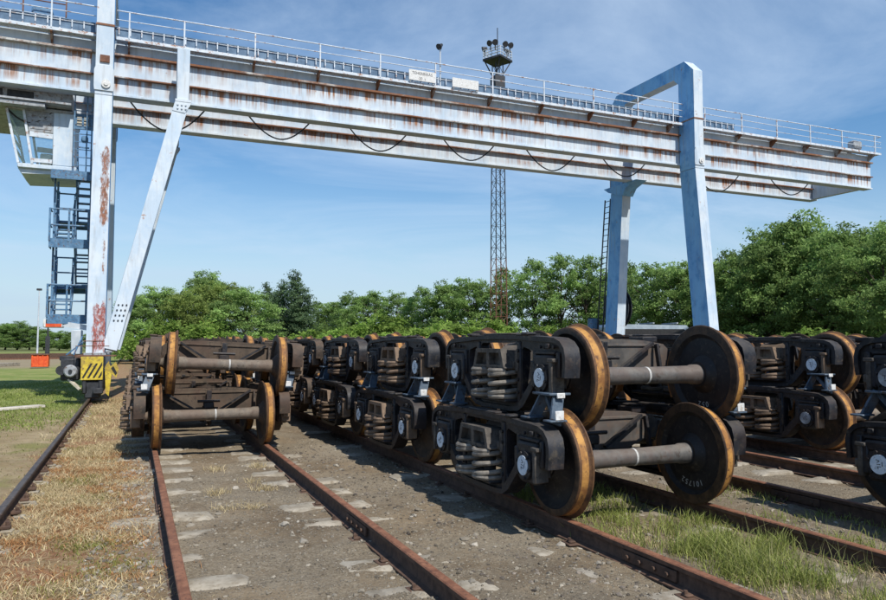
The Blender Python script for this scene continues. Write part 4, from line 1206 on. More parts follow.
# stair tower beside the fixed leg
def stair_tower():
    YF, YR = 25.0, 26.5         # front and rear landings
    mb = MB()
    for (x, y) in ((-2.36, 25.55), (-1.34, 25.55), (-2.36, 26.5), (-1.34, 26.5)): mb.bar((x, y, 2.36), (x, y, 7.0), 0.06, 0.06)
    st = mb.build('stair_frame', 'stair_blue', CR)
    for z, ya, yb in ((2.50, YF, YF + 0.6), (4.85, YF, YF + 0.6), (3.56, YR, YR + 0.6), (5.72, YR, YR + 0.6), (7.0, YF, YF + 0.6)):
        mb = MB(); mb.box((-2.42, ya, z - 0.06), (-1.30, yb, z)); yl = ya if ya == YF else yb
        mb.box((-2.42, yl - 0.012, z - 0.20), (-1.30, yl + 0.012, z + 0.08)); mb.box((-2.445, ya, z - 0.20), (-2.421, yb, z + 0.08))
        mb.build('landing', 'stair_blue', st)
        if z > 6.5: continue
        mb = MB()
        for zz in (z + 0.5, z + 1.0): mb.tube([(-1.32, yl, zz), (-2.43, yl, zz), (-2.43, ya if yl == yb else yb, zz)], 0.028, 6)
        for xx in (-2.43, -1.9, -1.36): mb.bar((xx, yl, z), (xx, yl, z + 1.02), 0.055, 0.055)
        mb.build('landing_rail', 'stair_blue', st)
    for z0, z1, xa, xb, up in ((2.50, 3.56, -2.32, -1.84, 1), (3.56, 4.85, -1.76, -1.36, -1), (4.85, 5.72, -2.32, -1.84, 1), (5.72, 7.0, -1.76, -1.36, -1)):
        a = YF + 0.55 if up > 0 else YR + 0.05; b = YR + 0.05 if up > 0 else YF + 0.55
        f = MB()
        for xx in (xa, xb): f.bar((xx, a, z0), (xx, b, z1), 0.045, 0.24)
        for xx in (xa, xb): f.bar((xx, a, z0 + 0.95), (xx, b, z1 + 0.95), 0.03, 0.03)
        for xx in (xa, xb):
            for t_ in (0.05, 0.5, 0.95): f.bar((xx, a + (b - a) * t_, z0 + (z1 - z0) * t_), (xx, a + (b - a) * t_, z0 + (z1 - z0) * t_ + 0.95), 0.03, 0.03)
        f.build('stair_flight', 'stair_blue', st)
        n = 6
        for i in range(n):
            t_ = (i + 0.5) / n; y = a + (b - a) * t_; z = z0 + (z1 - z0) * t_
            mb = MB(); mb.box((xa + 0.02, y - 0.11, z - 0.02), (xb - 0.02, y + 0.11, z + 0.02)); mb.build('tread', 'stair_blue', st)
    # ladder to the cab
    mb = MB()
    for xx in (-1.86, -1.50, -1.36): mb.bar((xx, 25.35, 6.9), (xx, 25.35, 9.7), 0.04, 0.04)
    for i in range(11): mb.bar((-1.86, 25.35, 7.1 + i * 0.25), (-1.36, 25.35, 7.1 + i * 0.25), 0.025, 0.025)
    mb.box((-1.72, 25.32, 7.9), (-1.42, 25.36, 7.94)); mb.box((-1.66, 25.3, 8.1), (-1.46, 25.5, 8.3), 0.04)
    mb.build('cab_ladder', 'stair_blue', CR)
    mb = MB(); mb.box((-1.88, 25.5, 8.55), (-1.28, 25.56, 9.05)); mb.build('mesh_panel', 'stair_blue', CR)
    mb = MB()
    for i in range(2):
        for j in range(2): mb.box((-1.80 + i * 0.2, 25.46, 8.66 + j * 0.17), (-1.66 + i * 0.2, 25.495, 8.78 + j * 0.17))
    mb.build('mesh_openings', 'cream_paint', CR)
    mb = MB(); mb.box((-2.52, 25.0, 2.18), (-1.98, 25.5, 2.44), 0.02); mb.slot(0); bx = mb.build('warning_box', 'white_paint', CR)
    mb = MB(); mb.box((-2.45, 24.992, 2.20), (-2.02, 24.998, 2.30)); mb.build('red_stripe', 'red_paint', bx)
    mb = MB(); mb.bar((-2.0, 25.1, 2.30), (-1.2, 24.9, 2.16), 0.14, 0.16); mb.build('outrigger', 'pole_paint', CR)
    mb = MB(); mb.box((-1.72, 24.6, 1.36), (-1.42, 25.0, 2.1), 0.02); mb.build('cabinet', 'pole_paint', CR)
    mb = MB(); mb.bar((-1.75, 23.4, 1.36), (-1.35, 23.8, 1.72), 0.03, 0.03); mb.bar((-1.55, 23.3, 1.36), (-1.35, 23.6, 1.9), 0.03, 0.03); mb.build('cable_arm', 'stair_blue', CR)
stair_tower()

# operator's cab hanging under the left overhang, with the trolley frame above it
def cab():
    Y0, Y1 = 25.5, 27.6
    mb = MB()
    mb.box((-3.42, Y0, 7.16), (-1.78, Y1, 7.30), 0.02)            # floor
    mb.prism([(-3.3, 7.00), (-1.84, 7.06), (-1.84, 7.155), (-3.42, 7.155)], 1, Y0 + 0.12, Y1)
    c = mb.build('cab', 'leg_paint', CR)
    mb = MB(); mb.box((-2.47, Y0 + 0.02, 7.305), (-1.87, Y1 - 0.02, 9.02), 0.02); mb.build('cab_wall', 'leg_paint_rusty', c)
    mb = MB()
    for (a, b, t) in (((-3.40, 7.3), (-3.76, 8.98), 0.07), ((-3.02, 7.3), (-3.30, 8.98), 0.10), ((-3.02, 7.42), (-2.47, 7.42), 0.12), ((-3.12, 8.25), (-2.47, 8.22), 0.16)):
        for y in (Y0 + 0.04, Y1 - 0.06): mb.bar((a[0], y, a[1]), (b[0], y, b[1]), 0.07, t, (0, 1, 0) if abs(a[1] - b[1]) > 0.5 else (0, 0, 1))
    for z in (7.36, 7.75, 8.15, 8.55, 8.92):
        x = -3.40 - 0.36 * (z - 7.3) / 1.68; mb.bar((x, Y0 + 0.05, z), (x, Y1 - 0.06, z), 0.05, 0.05)
    mb.build('window_frame', 'railing_paint', c)
    mb = MB(); mb.prism([(-2.99, 7.42), (-2.47, 7.42), (-2.47, 8.20), (-3.12, 8.20)], 1, Y0 + 0.05, Y0 + 0.058); mb.build('pane', 'cab_glass', c)
    mb = MB(); mb.prism([(-3.14, 8.34), (-2.47, 8.34), (-2.47, 8.985), (-3.25, 8.985)], 1, Y0 + 0.03, Y0 + 0.07)
    for q in range(4): mb.box((-3.10, Y0 + 0.015, 8.42 + q * 0.14), (-2.52, Y0 + 0.029, 8.50 + q * 0.14))
    mb.build('vent_panel', 'grey_paint', c)
    mb = MB(); mb.prism([(-3.37, 7.34), (-3.06, 7.34), (-3.33, 8.95), (-3.72, 8.95)], 1, Y0 + 0.05, Y0 + 0.058); mb.build('pane', 'cab_glass', c)
    mb = MB(); mb.box((-2.85, Y0 + 0.4, 7.31), (-2.5, Y0 + 0.9, 7.75), 0.04); mb.build('control_desk', 'cream_paint', c)
    mb = MB(); mb.box((-3.80, Y0, 8.99), (-1.85, Y1, 9.10), 0.02); mb.build('cab_roof', 'grey_paint', c)
    mb = MB(); mb.box((-8.2, 25.1, 9.02), (-2.68, 28.9, 9.14)); mb.box((-8.2, 25.46, 9.14), (-1.95, 28.14, 9.66)); t = mb.build('trolley_frame', 'grey_paint', CR)
    for xa in (-4.6, -3.75):
        mb = MB(); mb.box((xa, 25.42, 9.18), (xa + 0.72, 25.457, 9.55), 0.01); mb.build('louvre', 'black_paint', t)
    mb = MB(); mb.box((-3.9, 25.05, 9.16), (-1.95, 25.40, 9.22)); mb.build('underside_plate', 'grey_paint', t)
    # machinery on top of the girders at the left end
    mb = MB(); mb.box((-6.5, 25.4, 11.965), (-2.2, 28.6, 12.08)); tt = mb.build('crab_frame', 'railing_paint', CR)
    for (xa, xb, ya, z) in ((-5.6, -4.6, 25.6, 12.4), (-4.2, -3.4, 26.5, 12.2), (-3.2, -2.6, 25.6, 12.0)):
        mb = MB(); mb.box((xa, ya, 12.082), (xb, ya + 1.1, z + 0.4), 0.06); mb.build('winch', 'stair_blue', tt)
    mb = MB()
    for z in (12.5, 12.9): mb.tube([(-6.4, 25.4, z), (-2.2, 25.4, z)], 0.02, 6)
    for x in (-6.4, -5.4, -4.4, -3.4, -2.2): mb.bar((x, 25.4, 12.08), (x, 25.4, 13.0), 0.04, 0.04)
    mb.build('crab_rail', 'dark_rust', tt)
cab()

# ------------------------------------------------------------------ lattice light mast
MX, MY = 28.85, 55.0
MA = empty('light_mast', (MX, MY, 0), 'tall rusty lattice light mast with a floodlit platform, seen through the crane', 'mast')
def mast():
    H = 26.2
    def hw(z): return 0.56 - 0.22 * z / H
    for seg, (za, zb, mat) in enumerate(((0, 9.0, 'dark_rust'), (9.0, H, 'dark_metal'))):
        mb = MB()
        for sx in (-1, 1):
            for sy in (-1, 1):
                mb.bar((MX + sx * hw(za), MY + sy * hw(za), za), (MX + sx * hw(zb), MY + sy * hw(zb), zb), 0.075, 0.075)
        n = int((zb - za) / 0.95); fl = mb.build('corner_posts', mat, MA)
        mb = MB()
        for i in range(n):
            z0 = za + (zb - za) * i / n; z1 = za + (zb - za) * (i + 1) / n; a, b = hw(z0), hw(z1)
            s = 1 if i % 2 else -1
            for q in (-1, 1):
                mb.bar((MX - s * a, MY + q * a, z0), (MX + s * b, MY + q * b, z1), 0.03, 0.03)
                mb.bar((MX + q * a, MY - s * a, z0), (MX + q * b, MY + s * b, z1), 0.03, 0.03)
                mb.bar((MX - a, MY + q * a, z0), (MX + a, MY + q * a, z0), 0.028, 0.028)
                mb.bar((MX + q * a, MY - a, z0), (MX + q * a, MY + a, z0), 0.028, 0.028)
        props(mb.build('lattice_bracing', mat, MA), kind='stuff')
    mb = MB(); mb.box((MX - 0.5, MY - 0.5, H - 2.4), (MX + 0.5, MY + 0.5, H - 1.2), 0.05); mb.build('control_cabin', 'dark_metal', MA)
    mb = MB(); rot = Matrix.Rotation(R(28), 3, 'Z')
    mb.obox(Vector((MX, MY, H + 0.25)), rot, (1.9, 1.9, 0.22), 0.03)
    for s in (-1, 1):
        for q in (-1, 1):
            p = Vector((MX, MY, 0)) + rot @ Vector((s * 0.8, q * 0.8, 0)); mb.bar((MX + s * 0.3, MY + q * 0.3, H - 1.2), (p.x, p.y, H + 0.12), 0.08, 0.08)
    pf = mb.build('platform', 'dark_metal', MA)
    mb = MB()
    cs = [Vector((MX, MY, 0)) + rot @ Vector((x, y, 0)) for x, y in ((-0.9, -0.9), (0.9, -0.9), (0.9, 0.9), (-0.9, 0.9), (-0.9, -0.9))]
    for z in (H + 0.6, H + 0.85, H + 1.1): mb.tube([(c.x, c.y, z) for c in cs], 0.035, 6)
    for i in range(4):
        for t in (0, 0.25, 0.5, 0.75):
            c = cs[i].lerp(cs[i + 1], t); mb.bar((c.x, c.y, H + 0.3), (c.x, c.y, H + 1.1), 0.04, 0.04)
    mb.build('platform_rail', 'pole_paint', pf)
    for (x, y, ax, ay) in ((-1.1, -0.8, -1, -0.4), (-0.8, -1.1, -0.5, -1), (0.1, -1.1, 0, -1), (0.65, -1.05, 0.2, -1), (-1.0, 0.5, -1, 0.3), (1.05, 0.2, 1, 0.2)):
        c = Vector((MX, MY, H + 1.35)) + Vector((x, y, 0)); d = Vector((ax, ay, -0.45)).normalized()
        mb = MB(); mb.tube([c - d * 0.22, c, c + d * 0.2], [0.10, 0.19, 0.26], 14); mb.tube([(c.x, c.y, H + 0.7), (c.x, c.y, H + 1.25)], 0.05, 6)
        mb.build('floodlight', 'dark_metal', MA)
    mb = MB(); mb.tube([(MX, MY, H + 0.3), (MX, MY, H + 3.2)], 0.04, 6); mb.build('antenna', 'dark_metal', MA)
mast()

# ------------------------------------------------------------------ trees and bushes
def leaf_cloud(rnd, blobs, n, size, cols, droop=0.25):
    """n leaf-spray quads spread through overlapping lobes, denser near their skins"""
    B = np.array([(b[0], b[1], b[2]) for b in blobs]); S = np.array([b[3] for b in blobs]); F = np.array([b[4] for b in blobs])
    w = S ** 2; pick = rnd.choice(len(B), n, p=w / w.sum())
    d = rnd.normal(size=(n, 3)); d /= np.linalg.norm(d, axis=1)[:, None]
    rad = np.clip(rnd.normal(0.86, 0.24, n), 0.1, 1.45)
    # ragged skin: radius modulated by direction
    rad *= 1 + 0.22 * np.sin(d[:, 0] * 5 + pick) * np.cos(d[:, 2] * 6 + pick * 2.1)
    P = B[pick] + d * (rad * S[pick])[:, None] * np.stack([np.ones(n), np.ones(n), F[pick]], 1)
    m = max(60, n // 48)
    hub = rnd.choice(n, m, replace=False); own = rnd.integers(0, m, n)
    sd = 0.27 * np.sqrt(S.mean() / 1.3)
    P = P[hub][own] + rnd.normal(size=(n, 3)) * np.array([sd, sd, sd * 0.6]); d = d[hub][own] * 0.7 + d * 0.3; pick = pick[hub][own]
    keep = P[:, 2] > 0.3
    P = P[keep]; d = d[keep]; pick = pick[keep]; n = len(P)
    nrm = d * 0.8 + rnd.normal(size=(n, 3)) * 0.55 + np.array([0, 0, 0.45]); nrm /= np.linalg.norm(nrm, axis=1)[:, None]
    t = rnd.normal(size=(n, 3)); t -= (t * nrm).sum(1)[:, None] * nrm; t /= np.linalg.norm(t, axis=1)[:, None]
    bt = np.cross(nrm, t)
    L = size * rnd.uniform(0.6, 1.5, n)[:, None]; Wd = L * rnd.uniform(0.38, 0.7, n)[:, None]
    dz = np.zeros((n, 3)); dz[:, 2] = -droop * L[:, 0]
    V = np.stack([P - t * L * .5, P + bt * Wd * .5, P + t * L * .5 + dz, P - bt * Wd * .5], 1).reshape(-1, 3)
    Fc = np.arange(4 * n).reshape(n, 4)
    ci = rnd.random(n)[:, None]; lobe = (rnd.uniform(0.72, 1.25, len(B))[pick] * rnd.uniform(0.75, 1.28, m)[own[keep]])[:, None]
    c = (np.array(cols[0]) * (1 - ci) + np.array(cols[1]) * ci) * lobe * rnd.uniform(0.88, 1.12, n)[:, None]
    return V, Fc, np.repeat(c, 4, 0)

def tree_meshes(seed, h, spread, n, cols, shape='round', leaf=0.34):
    rnd = np.random.default_rng(seed); r2 = random.Random(seed)
    blobs = []; tips = []
    nb = 26 if shape != 'poplar' else 16
    for i in range(nb):
        t = i / (nb - 1)
        if shape == 'poplar':
            z = h * (0.12 + 0.82 * t); rr = spread * (0.55 + 0.6 * math.sin(PI * min(1, 0.15 + t * 0.8))) * 0.75 * (1 - 0.55 * t)
            a = r2.uniform(0, 6.28); q = rr * r2.uniform(0.1, 0.75)
            s = spread * r2.uniform(0.32, 0.5) * (1.1 - 0.55 * t)
            blobs.append((q * math.cos(a), q * math.sin(a), z, s, 1.5))
        else:
            z = h * (0.16 + 0.76 * (t ** 0.85)); env = math.sin(PI * (0.20 + 0.74 * t)) ** 0.7
            a = i * 2.4 + r2.uniform(-.5, .5); q = spread * env * r2.uniform(0.30, 0.98)
            s = spread * r2.uniform(0.20, 0.42) * (1.05 - 0.35 * t)
            blobs.append((q * math.cos(a), q * math.sin(a), z, s, r2.uniform(0.6, 0.95)))
        tips.append(blobs[-1][:3])
    if shape != 'poplar':
        for i in range(14):      # loose sprays breaking the outline at the top
            a = r2.uniform(0, 6.28); q = spread * r2.uniform(0.1, 0.8)
            blobs.append((q * math.cos(a), q * math.sin(a), h * (1.0 - 0.34 * (q / spread)) * r2.uniform(0.90, 1.06), spread * r2.uniform(0.10, 0.18), 0.8))
    V, F, c = leaf_cloud(rnd, blobs, n, leaf, cols)
    crown = array_mesh('crown', V, F, 'leaf', c)
    mb = MB()
    zt = h * 0.72
    pts = [(0.12 * math.sin(i * 1.3 + seed) * (i > 0), 0.12 * math.cos(i * 1.7 + seed) * (i > 0), zt * i / 6 - (0.15 if i == 0 else 0)) for i in range(7)]
    mb.tube(pts, [0.030 * h * (1 - 0.11 * i) * 0.62 for i in range(7)], 8)
    for tp in tips[2:]:
        z0 = max(0.15 * h, tp[2] * 0.62); k = min(1, z0 / zt)
        b0 = Vector((pts[int(k * 6)][0], pts[int(k * 6)][1], min(z0, zt))); b1 = Vector(tp)
        md = b0.lerp(b1, 0.5) + Vector((r2.uniform(-.2, .2), r2.uniform(-.2, .2), 0.12 * (b1 - b0).length))
        mb.tube([b0, md, b1], [0.010 * h * .6, 0.007 * h * .6, 0.02], 5)
    return mb.mesh('trunk', 'bark'), crown
GREEN = ((0.17, 0.285, 0.075), (0.27, 0.385, 0.130))
PALE = ((0.20, 0.325, 0.090), (0.31, 0.43, 0.155))
DARK = ((0.095, 0.160, 0.080), (0.160, 0.230, 0.115))
LIGHT = ((0.15, 0.255, 0.045), (0.26, 0.36, 0.085))
YELL = ((0.18, 0.245, 0.060), (0.28, 0.35, 0.105))
TREES = {
    'green': [tree_meshes(s, 10, 4.0, 26000, GREEN, leaf=0.19) for s in (11, 12, 13)],
    'pale': [tree_meshes(s, 10, 4.0, 26000, PALE, leaf=0.19) for s in (14, 15)],
    'yellow': [tree_meshes(s, 10, 3.8, 24000, YELL, leaf=0.19) for s in (21,)],
    'open': [tree_meshes(s, 10, 3.7, 13000, GREEN, leaf=0.20) for s in (31, 32)],
    'dark': [tree_meshes(s, 10, 3.9, 27000, ((0.150, 0.250, 0.070), (0.245, 0.345, 0.115)), leaf=0.19) for s in (41, 42)],
    'poplar': [tree_meshes(s, 10, 2.4, 22000, DARK, 'poplar', leaf=0.17) for s in (51,)]}
BUSH = []
for sd in (61, 62, 63):
    rnd = np.random.default_rng(sd); r2 = random.Random(sd)
    bl = [(r2.uniform(-1.3, 1.3), r2.uniform(-1.0, 1.0), r2.uniform(0.4, 1.9), r2.uniform(0.45, 0.8), 0.9) for _ in range(11)]
    V, F, c = leaf_cloud(rnd, bl, 5200, 0.17, LIGHT, 0.15)
    cr_ = array_mesh('foliage', V, F, 'leaf', c)
    mb = MB()
    for b in bl[:6]: mb.tube([(b[0] * .2, b[1] * .2, -0.1), (b[0] * .6, b[1] * .6, b[2] * .5), (b[0], b[1], b[2])], [0.05, 0.035, 0.015], 5)
    BUSH.append((mb.mesh('stem', 'bark'), cr_))
YAW = 23.2544
def spot(px, dist):
    """ground point at bearing of image column px (886 px wide, focal 721 px) and straight-line distance"""
    a = R(YAW) + math.atan((px - 443) / 721.17)
    return dist * math.sin(a), dist * math.cos(a)
def put_tree(kind, px, top, dist, label, group, wide=1.0):
    x, y = spot(px, dist)
    dep = dist * math.cos(math.atan((px - 443) / 721.17))
    h = 1.69 + (343.5 - top) / 721.17 * dep
    tk, cw = random.choice(TREES[kind])
    t = empty('tree', (x, y, 0), label, 'tree', group)
    s = h / 10.6
    t.scale = (s * wide * random.uniform(.95, 1.1), s * wide * random.uniform(.95, 1.1), s)
    t.rotation_euler.z = random.uniform(0, 6.28)
    link_mesh('trunk', tk, t); link_mesh('crown', cw, t)
LT = [('pale', 132, 292, 74, 1.3), ('pale', 160, 284, 78, 1.35), ('yellow', 186, 286, 73, 1.25), ('pale', 206, 267, 84, 1.0), ('yellow', 224, 276, 80, 1.1), ('pale', 246, 284, 74, 1.3), ('poplar', 268, 279, 92, 1.1), ('poplar', 283, 277, 90, 1.1), ('poplar', 298, 267, 88, 1.3)]
for i, (k, px, top, d, wd) in enumerate(LT):
    kn = {'pale': 'dense green tree', 'yellow': 'yellowish green tree', 'poplar': 'dark slender poplar'}[k]
    put_tree(k, px, top, d, f"{kn}, {ORD[i] if i else 'first'} from the crane's left leg in the left clump", 'left tree clump', wd)
MT = [('open', 318, 301, 92, 1.3), ('green', 334, 298, 90, 1.3), ('green', 352, 288, 82, 1.1), ('open', 374, 284, 80, 1.0), ('green', 398, 289, 80, 1.1), ('open', 422, 286, 76, 1.1), ('green', 448, 276, 74, 1.1), ('green', 472, 271, 72, 1.1), ('open', 506, 267, 72, 1.05), ('open', 534, 258, 68, 1.0), ('open', 560, 253, 66, 1.0), ('open', 586, 255, 66, 1.1), ('green', 610, 263, 70, 1.1)]
OR2 = ['first', 'second', 'third', 'fourth', 'fifth', 'sixth', 'seventh', 'eighth', 'ninth', 'tenth', 'eleventh', 'twelfth', 'thirteenth', 'fourteenth']
for i, (k, px, top, d, wd) in enumerate(MT):
    put_tree(k, px, top, d, f"{'airy light' if k == 'open' else 'leafy'} green tree, {OR2[i]} from left in the middle tree line around the mast", 'middle tree line', wd)
RTS = [('open', 632, 262, 64, 1.0), ('open', 655, 252, 62, 1.0), ('green', 684, 254, 60, 1.1), ('green', 716, 252, 58, 1.1), ('dark', 742, 242, 60, 1.05), ('green', 770, 228, 56, 1.05), ('dark', 786, 216, 60, 1.0), ('dark', 812, 203, 56, 1.0), ('green', 838, 216, 52, 1.0), ('dark', 862, 218, 54, 1.05), ('dark', 890, 212, 48, 1.0), ('green', 930, 220, 46, 1.0)]
for i, (k, px, top, d, wd) in enumerate(RTS):
    put_tree(k, px, top, d, f"{'dark' if k == 'dark' else ('airy' if k == 'open' else 'leafy')} green tree, {OR2[i]} from left right of the crane's far right leg", 'right tree belt', wd)
FT = [(-25, 323), (-8, 325), (6, 322), (18, 320), (30, 325), (45, 328), (60, 330), (73, 331), (92, 332), (108, 333)]
for i, (px, top) in enumerate(FT):
    put_tree('dark' if i % 3 else 'green', px, top, 240 - i * 6, f"distant dark tree, {OR2[i]} from the left edge on the far left horizon", 'distant left tree line', 2.1)
BS = [(345, 320, 66), (372, 315, 62), (392, 318, 58), (418, 316, 58), (440, 312, 56), (462, 316, 54), (520, 318, 54), (545, 322, 52), (650, 322, 48), (668, 325, 46), (800, 316, 40), (826, 324, 40), (748, 328, 42), (152, 322, 66), (185, 318, 64), (215, 324, 62), (250, 326, 60), (280, 328, 60), (306, 324, 70), (327, 325, 68), (695, 330, 46), (870, 328, 40)]
for i, (px, top, d) in enumerate(sorted(BS)):
    x, y = spot(px, d); dep = d * math.cos(math.atan((px - 443) / 721.17)); h = 1.69 + (343.5 - top) / 721.17 * dep
    t = empty('bush', (x, y, 0), f"bright green bush below the trees, number {i + 1} from the left" if False else f"light green bush at the foot of the trees, {['1st','2nd','3rd','4th','5th','6th','7th','8th','9th','10th','11th','12th','13th','14th','15th','16th','17th','18th','19th','20th','21st','22nd'][i]} from the left", 'bush', 'light green bushes below the trees')
    sc = h / 2.5; t.scale = (sc * 1.15, sc * 1.15, sc * random.uniform(0.6, 1.0)); t.rotation_euler.z = random.uniform(0, 6)
    st_, fo = random.choice(BUSH); link_mesh('stem', st_, t); link_mesh('foliage', fo, t)

# ------------------------------------------------------------------ far left yard
t = empty('red_bin', (-5.82, 57.0, 0), 'bright orange-red steel bin on the grass left of the crane foot', 'bin')
mb = MB(); mb.box((-6.35, 56.6, 0.08), (-5.30, 57.5, 0.90), 0.03); mb.build('bin_body', 'red_paint', t)
mb = MB()
for x in (-6.28, -5.95, -5.65, -5.36): mb.box((x - 0.04, 56.55, 0.1), (x + 0.04, 56.598, 0.88))
mb.build('rib', 'red_paint', t)
mb = MB(); mb.box((-6.40, 56.52, 0.902), (-5.25, 57.55, 0.97), 0.02); mb.build('lid', 'dark_rust', t)
for i, (pp, name, lab) in enumerate((((-12.5, 118.0, 9.3), 'lamp_post', 'slim pale lamp post standing on the far left beyond the bin'), ((-9.9, 104.0, 7.4), 'signal_post', 'thin dark post rising just behind the orange-red bin'))):
    x, y, h = pp
    t = empty(name, (x, y, 0), lab, 'post')
    mb = MB(); mb.tube([(x, y, -0.1), (x, y, h)], [0.13, 0.07], 8); mb.build('pole', 'pole_paint' if i == 0 else 'dark_metal', t)
    mb = MB(); mb.box((x - 0.35, y - 0.12, h), (x + 0.35, y + 0.12, h + 0.3), 0.05); mb.build('lamp_head' if i == 0 else 'signal_head', 'dark_metal', t)
    if i: 
        mb = MB(); mb.box((x - 0.25, y - 0.2, 0.0), (x + 0.25, y + 0.2, 2.6), 0.04); mb.build('relay_cabinet', 'dark_metal', t)
def plank(name, a, b, wd, th, mat, lab):
    mb = MB(); mb.bar(a, b, wd, th, (0, 0, 1), 0.012); c = [(a[i] + b[i]) / 2 for i in range(3)]
    o = mb.build(name, mat, None, c); props(o, lab, 'plank')
plank('plank', (-3.6, 20.6, 0.05), (-2.15, 21.75, 0.05), 0.30, 0.07, 'wood_grey', 'weathered pale plank lying on the sandy grass at the left edge')
plank('concrete_slab', (-12.5, 55.0, 0.12), (-8.6, 64.0, 0.12), 1.6, 0.24, 'concrete', 'pale concrete slab on the grass at the far left edge')
def far_track(x0, y0, x1, y1, lab):
    t = empty('railway_track', ((x0 + x1) / 2, (y0 + y1) / 2, 0), lab, 'track', 'far left yard tracks')
    d = Vector((x1 - x0, y1 - y0, 0)).normalized(); nrm = Vector((-d.y, d.x, 0)) * HG
    for s in (-1, 1):
        mb = MB(); mb.bar(Vector((x0, y0, 0.20)) + nrm * s, Vector((x1, y1, 0.20)) + nrm * s, 0.07, 0.36, (0, 0, 1)); mb.build('rail', 'rail_side', t)
    mb = MB(); mb.bar((x0, y0, 0.03), (x1, y1, 0.03), 3.0, 0.16); mb.build('ballast', 'dark_rust', t)
far_track(-60, 70, -4.5, 92, 'nearer rusty track crossing behind the orange-red bin')
far_track(-80, 86, -6, 112, 'farther rusty track crossing near the horizon at far left')

# silver vehicle roof showing behind the bogies between the right legs of the crane
x, y = spot(655, 44)
t = empty('parked_van', (x, y, 0), 'grey-blue van roof showing above the bogies between the crane legs', 'van')
t.rotation_euler.z = R(-18); t.scale = (1.4, 1.4, 1.38)
def van():
    mb = MB()
    side = [(-2.3, 0.35), (2.4, 0.35), (2.45, 0.95), (2.2, 1.2), (1.55, 1.3), (0.95, 1.98), (-2.2, 2.02), (-2.3, 1.9)]
    mb.prism(side, 1, -0.92, 0.92); link_mesh('body', mb.mesh('body', 'vehicle_paint'), t)
    for s in (-1, 1):
        mb = MB(); mb.prism([(-2.0, 1.25), (1.35, 1.25), (0.85, 1.82), (-2.0, 1.82)], 1, s * 0.925 - 0.004, s * 0.925 + 0.004); link_mesh('side_window', mb.mesh('side_window', 'rubber'), t)
        for xx in (-1.5, 1.55):
            mb = MB(); mb.tube([(xx, s * 0.72, 0.33), (xx, s * 0.95, 0.33)], 0.33, 20); link_mesh('wheel', mb.mesh('wheel', 'rubber'), t)
    mb = MB()
    for xx in (-1.6, -0.4, 0.6): mb.box((xx, -0.8, 2.04), (xx + 0.06, 0.8, 2.1))
    link_mesh('roof_rack', mb.mesh('roof_rack', 'grey_paint'), t)
van()

# ------------------------------------------------------------------ grass, dry stalks, gravel
def blades(pos, h, wd, lean, cols, bend=0.35, seed=1):
    rnd = np.random.default_rng(seed); n = len(pos)
    a = rnd.uniform(0, 2 * PI, n); u = np.stack([np.cos(a), np.sin(a), np.zeros(n)], 1)
    a2 = rnd.uniform(0, 2 * PI, n); ld = np.stack([np.cos(a2), np.sin(a2), np.zeros(n)], 1) * (lean * rnd.uniform(0.2, 1.6, n))[:, None]
    H = h[:, None]; W = (wd * rnd.uniform(0.7, 1.4, n))[:, None]
    up = np.array([0, 0, 1.0])
    p0 = pos; p1 = pos + up * H * 0.55 + ld * H * 0.35; p2 = pos + up * H * (0.98 - 0.3 * np.minimum(1, np.linalg.norm(ld, axis=1))[:, None] * bend * 2) + ld * H * 1.0
    V = np.stack([p0 - u * W * .5, p0 + u * W * .5, p1 - u * W * .42, p1 + u * W * .42, p2 - u * W * .06, p2 + u * W * .06], 1).reshape(-1, 3)
    k = np.arange(n)[:, None] * 6
    F = np.concatenate([k + np.array([0, 1, 3, 2]), k + np.array([2, 3, 5, 4])], 1).reshape(-1, 4)
    ci = rnd.random(n)[:, None]
    c = (np.array(cols[0]) * (1 - ci) + np.array(cols[1]) * ci) * rnd.uniform(0.75, 1.25, n)[:, None]
    return V, F, np.repeat(c, 6, 0)

def clumped(n, x0, x1, y0, y1, nc, spread, seed, gz=True, power=1.0):
    rnd = np.random.default_rng(seed)
    cx = rnd.uniform(x0, x1, nc); cy = y0 + (y1 - y0) * rnd.uniform(0, 1, nc) ** power; cw = rnd.uniform(0.3, 1.6, nc) ** 2
    pk = rnd.choice(nc, n, p=cw / cw.sum())
    x = cx[pk] + rnd.normal(0, spread, n); y = cy[pk] + rnd.normal(0, spread, n)
    return np.stack([x, y, np.array([gheight(a, b) for a, b in zip(x, y)]) - 0.008], 1), pk, cw

def stuff(name, parts, mat, label, cat):
    V = []; F = []; C = []; k = 0
    for v, f, c in parts:
        V.append(v); F.append(f + k); C.append(c); k += len(v)
    me = array_mesh(name, np.concatenate(V), np.concatenate(F), mat, np.concatenate(C))
    o = link_mesh(name, me); props(o, label, cat, None, 'stuff')
rn = np.random.default_rng(99)
GC = ((0.15, 0.20, 0.035), (0.34, 0.36, 0.11)); SC_ = ((0.42, 0.33, 0.17), (0.62, 0.52, 0.32)); OC = ((0.34, 0.16, 0.065), (0.46, 0.27, 0.115))
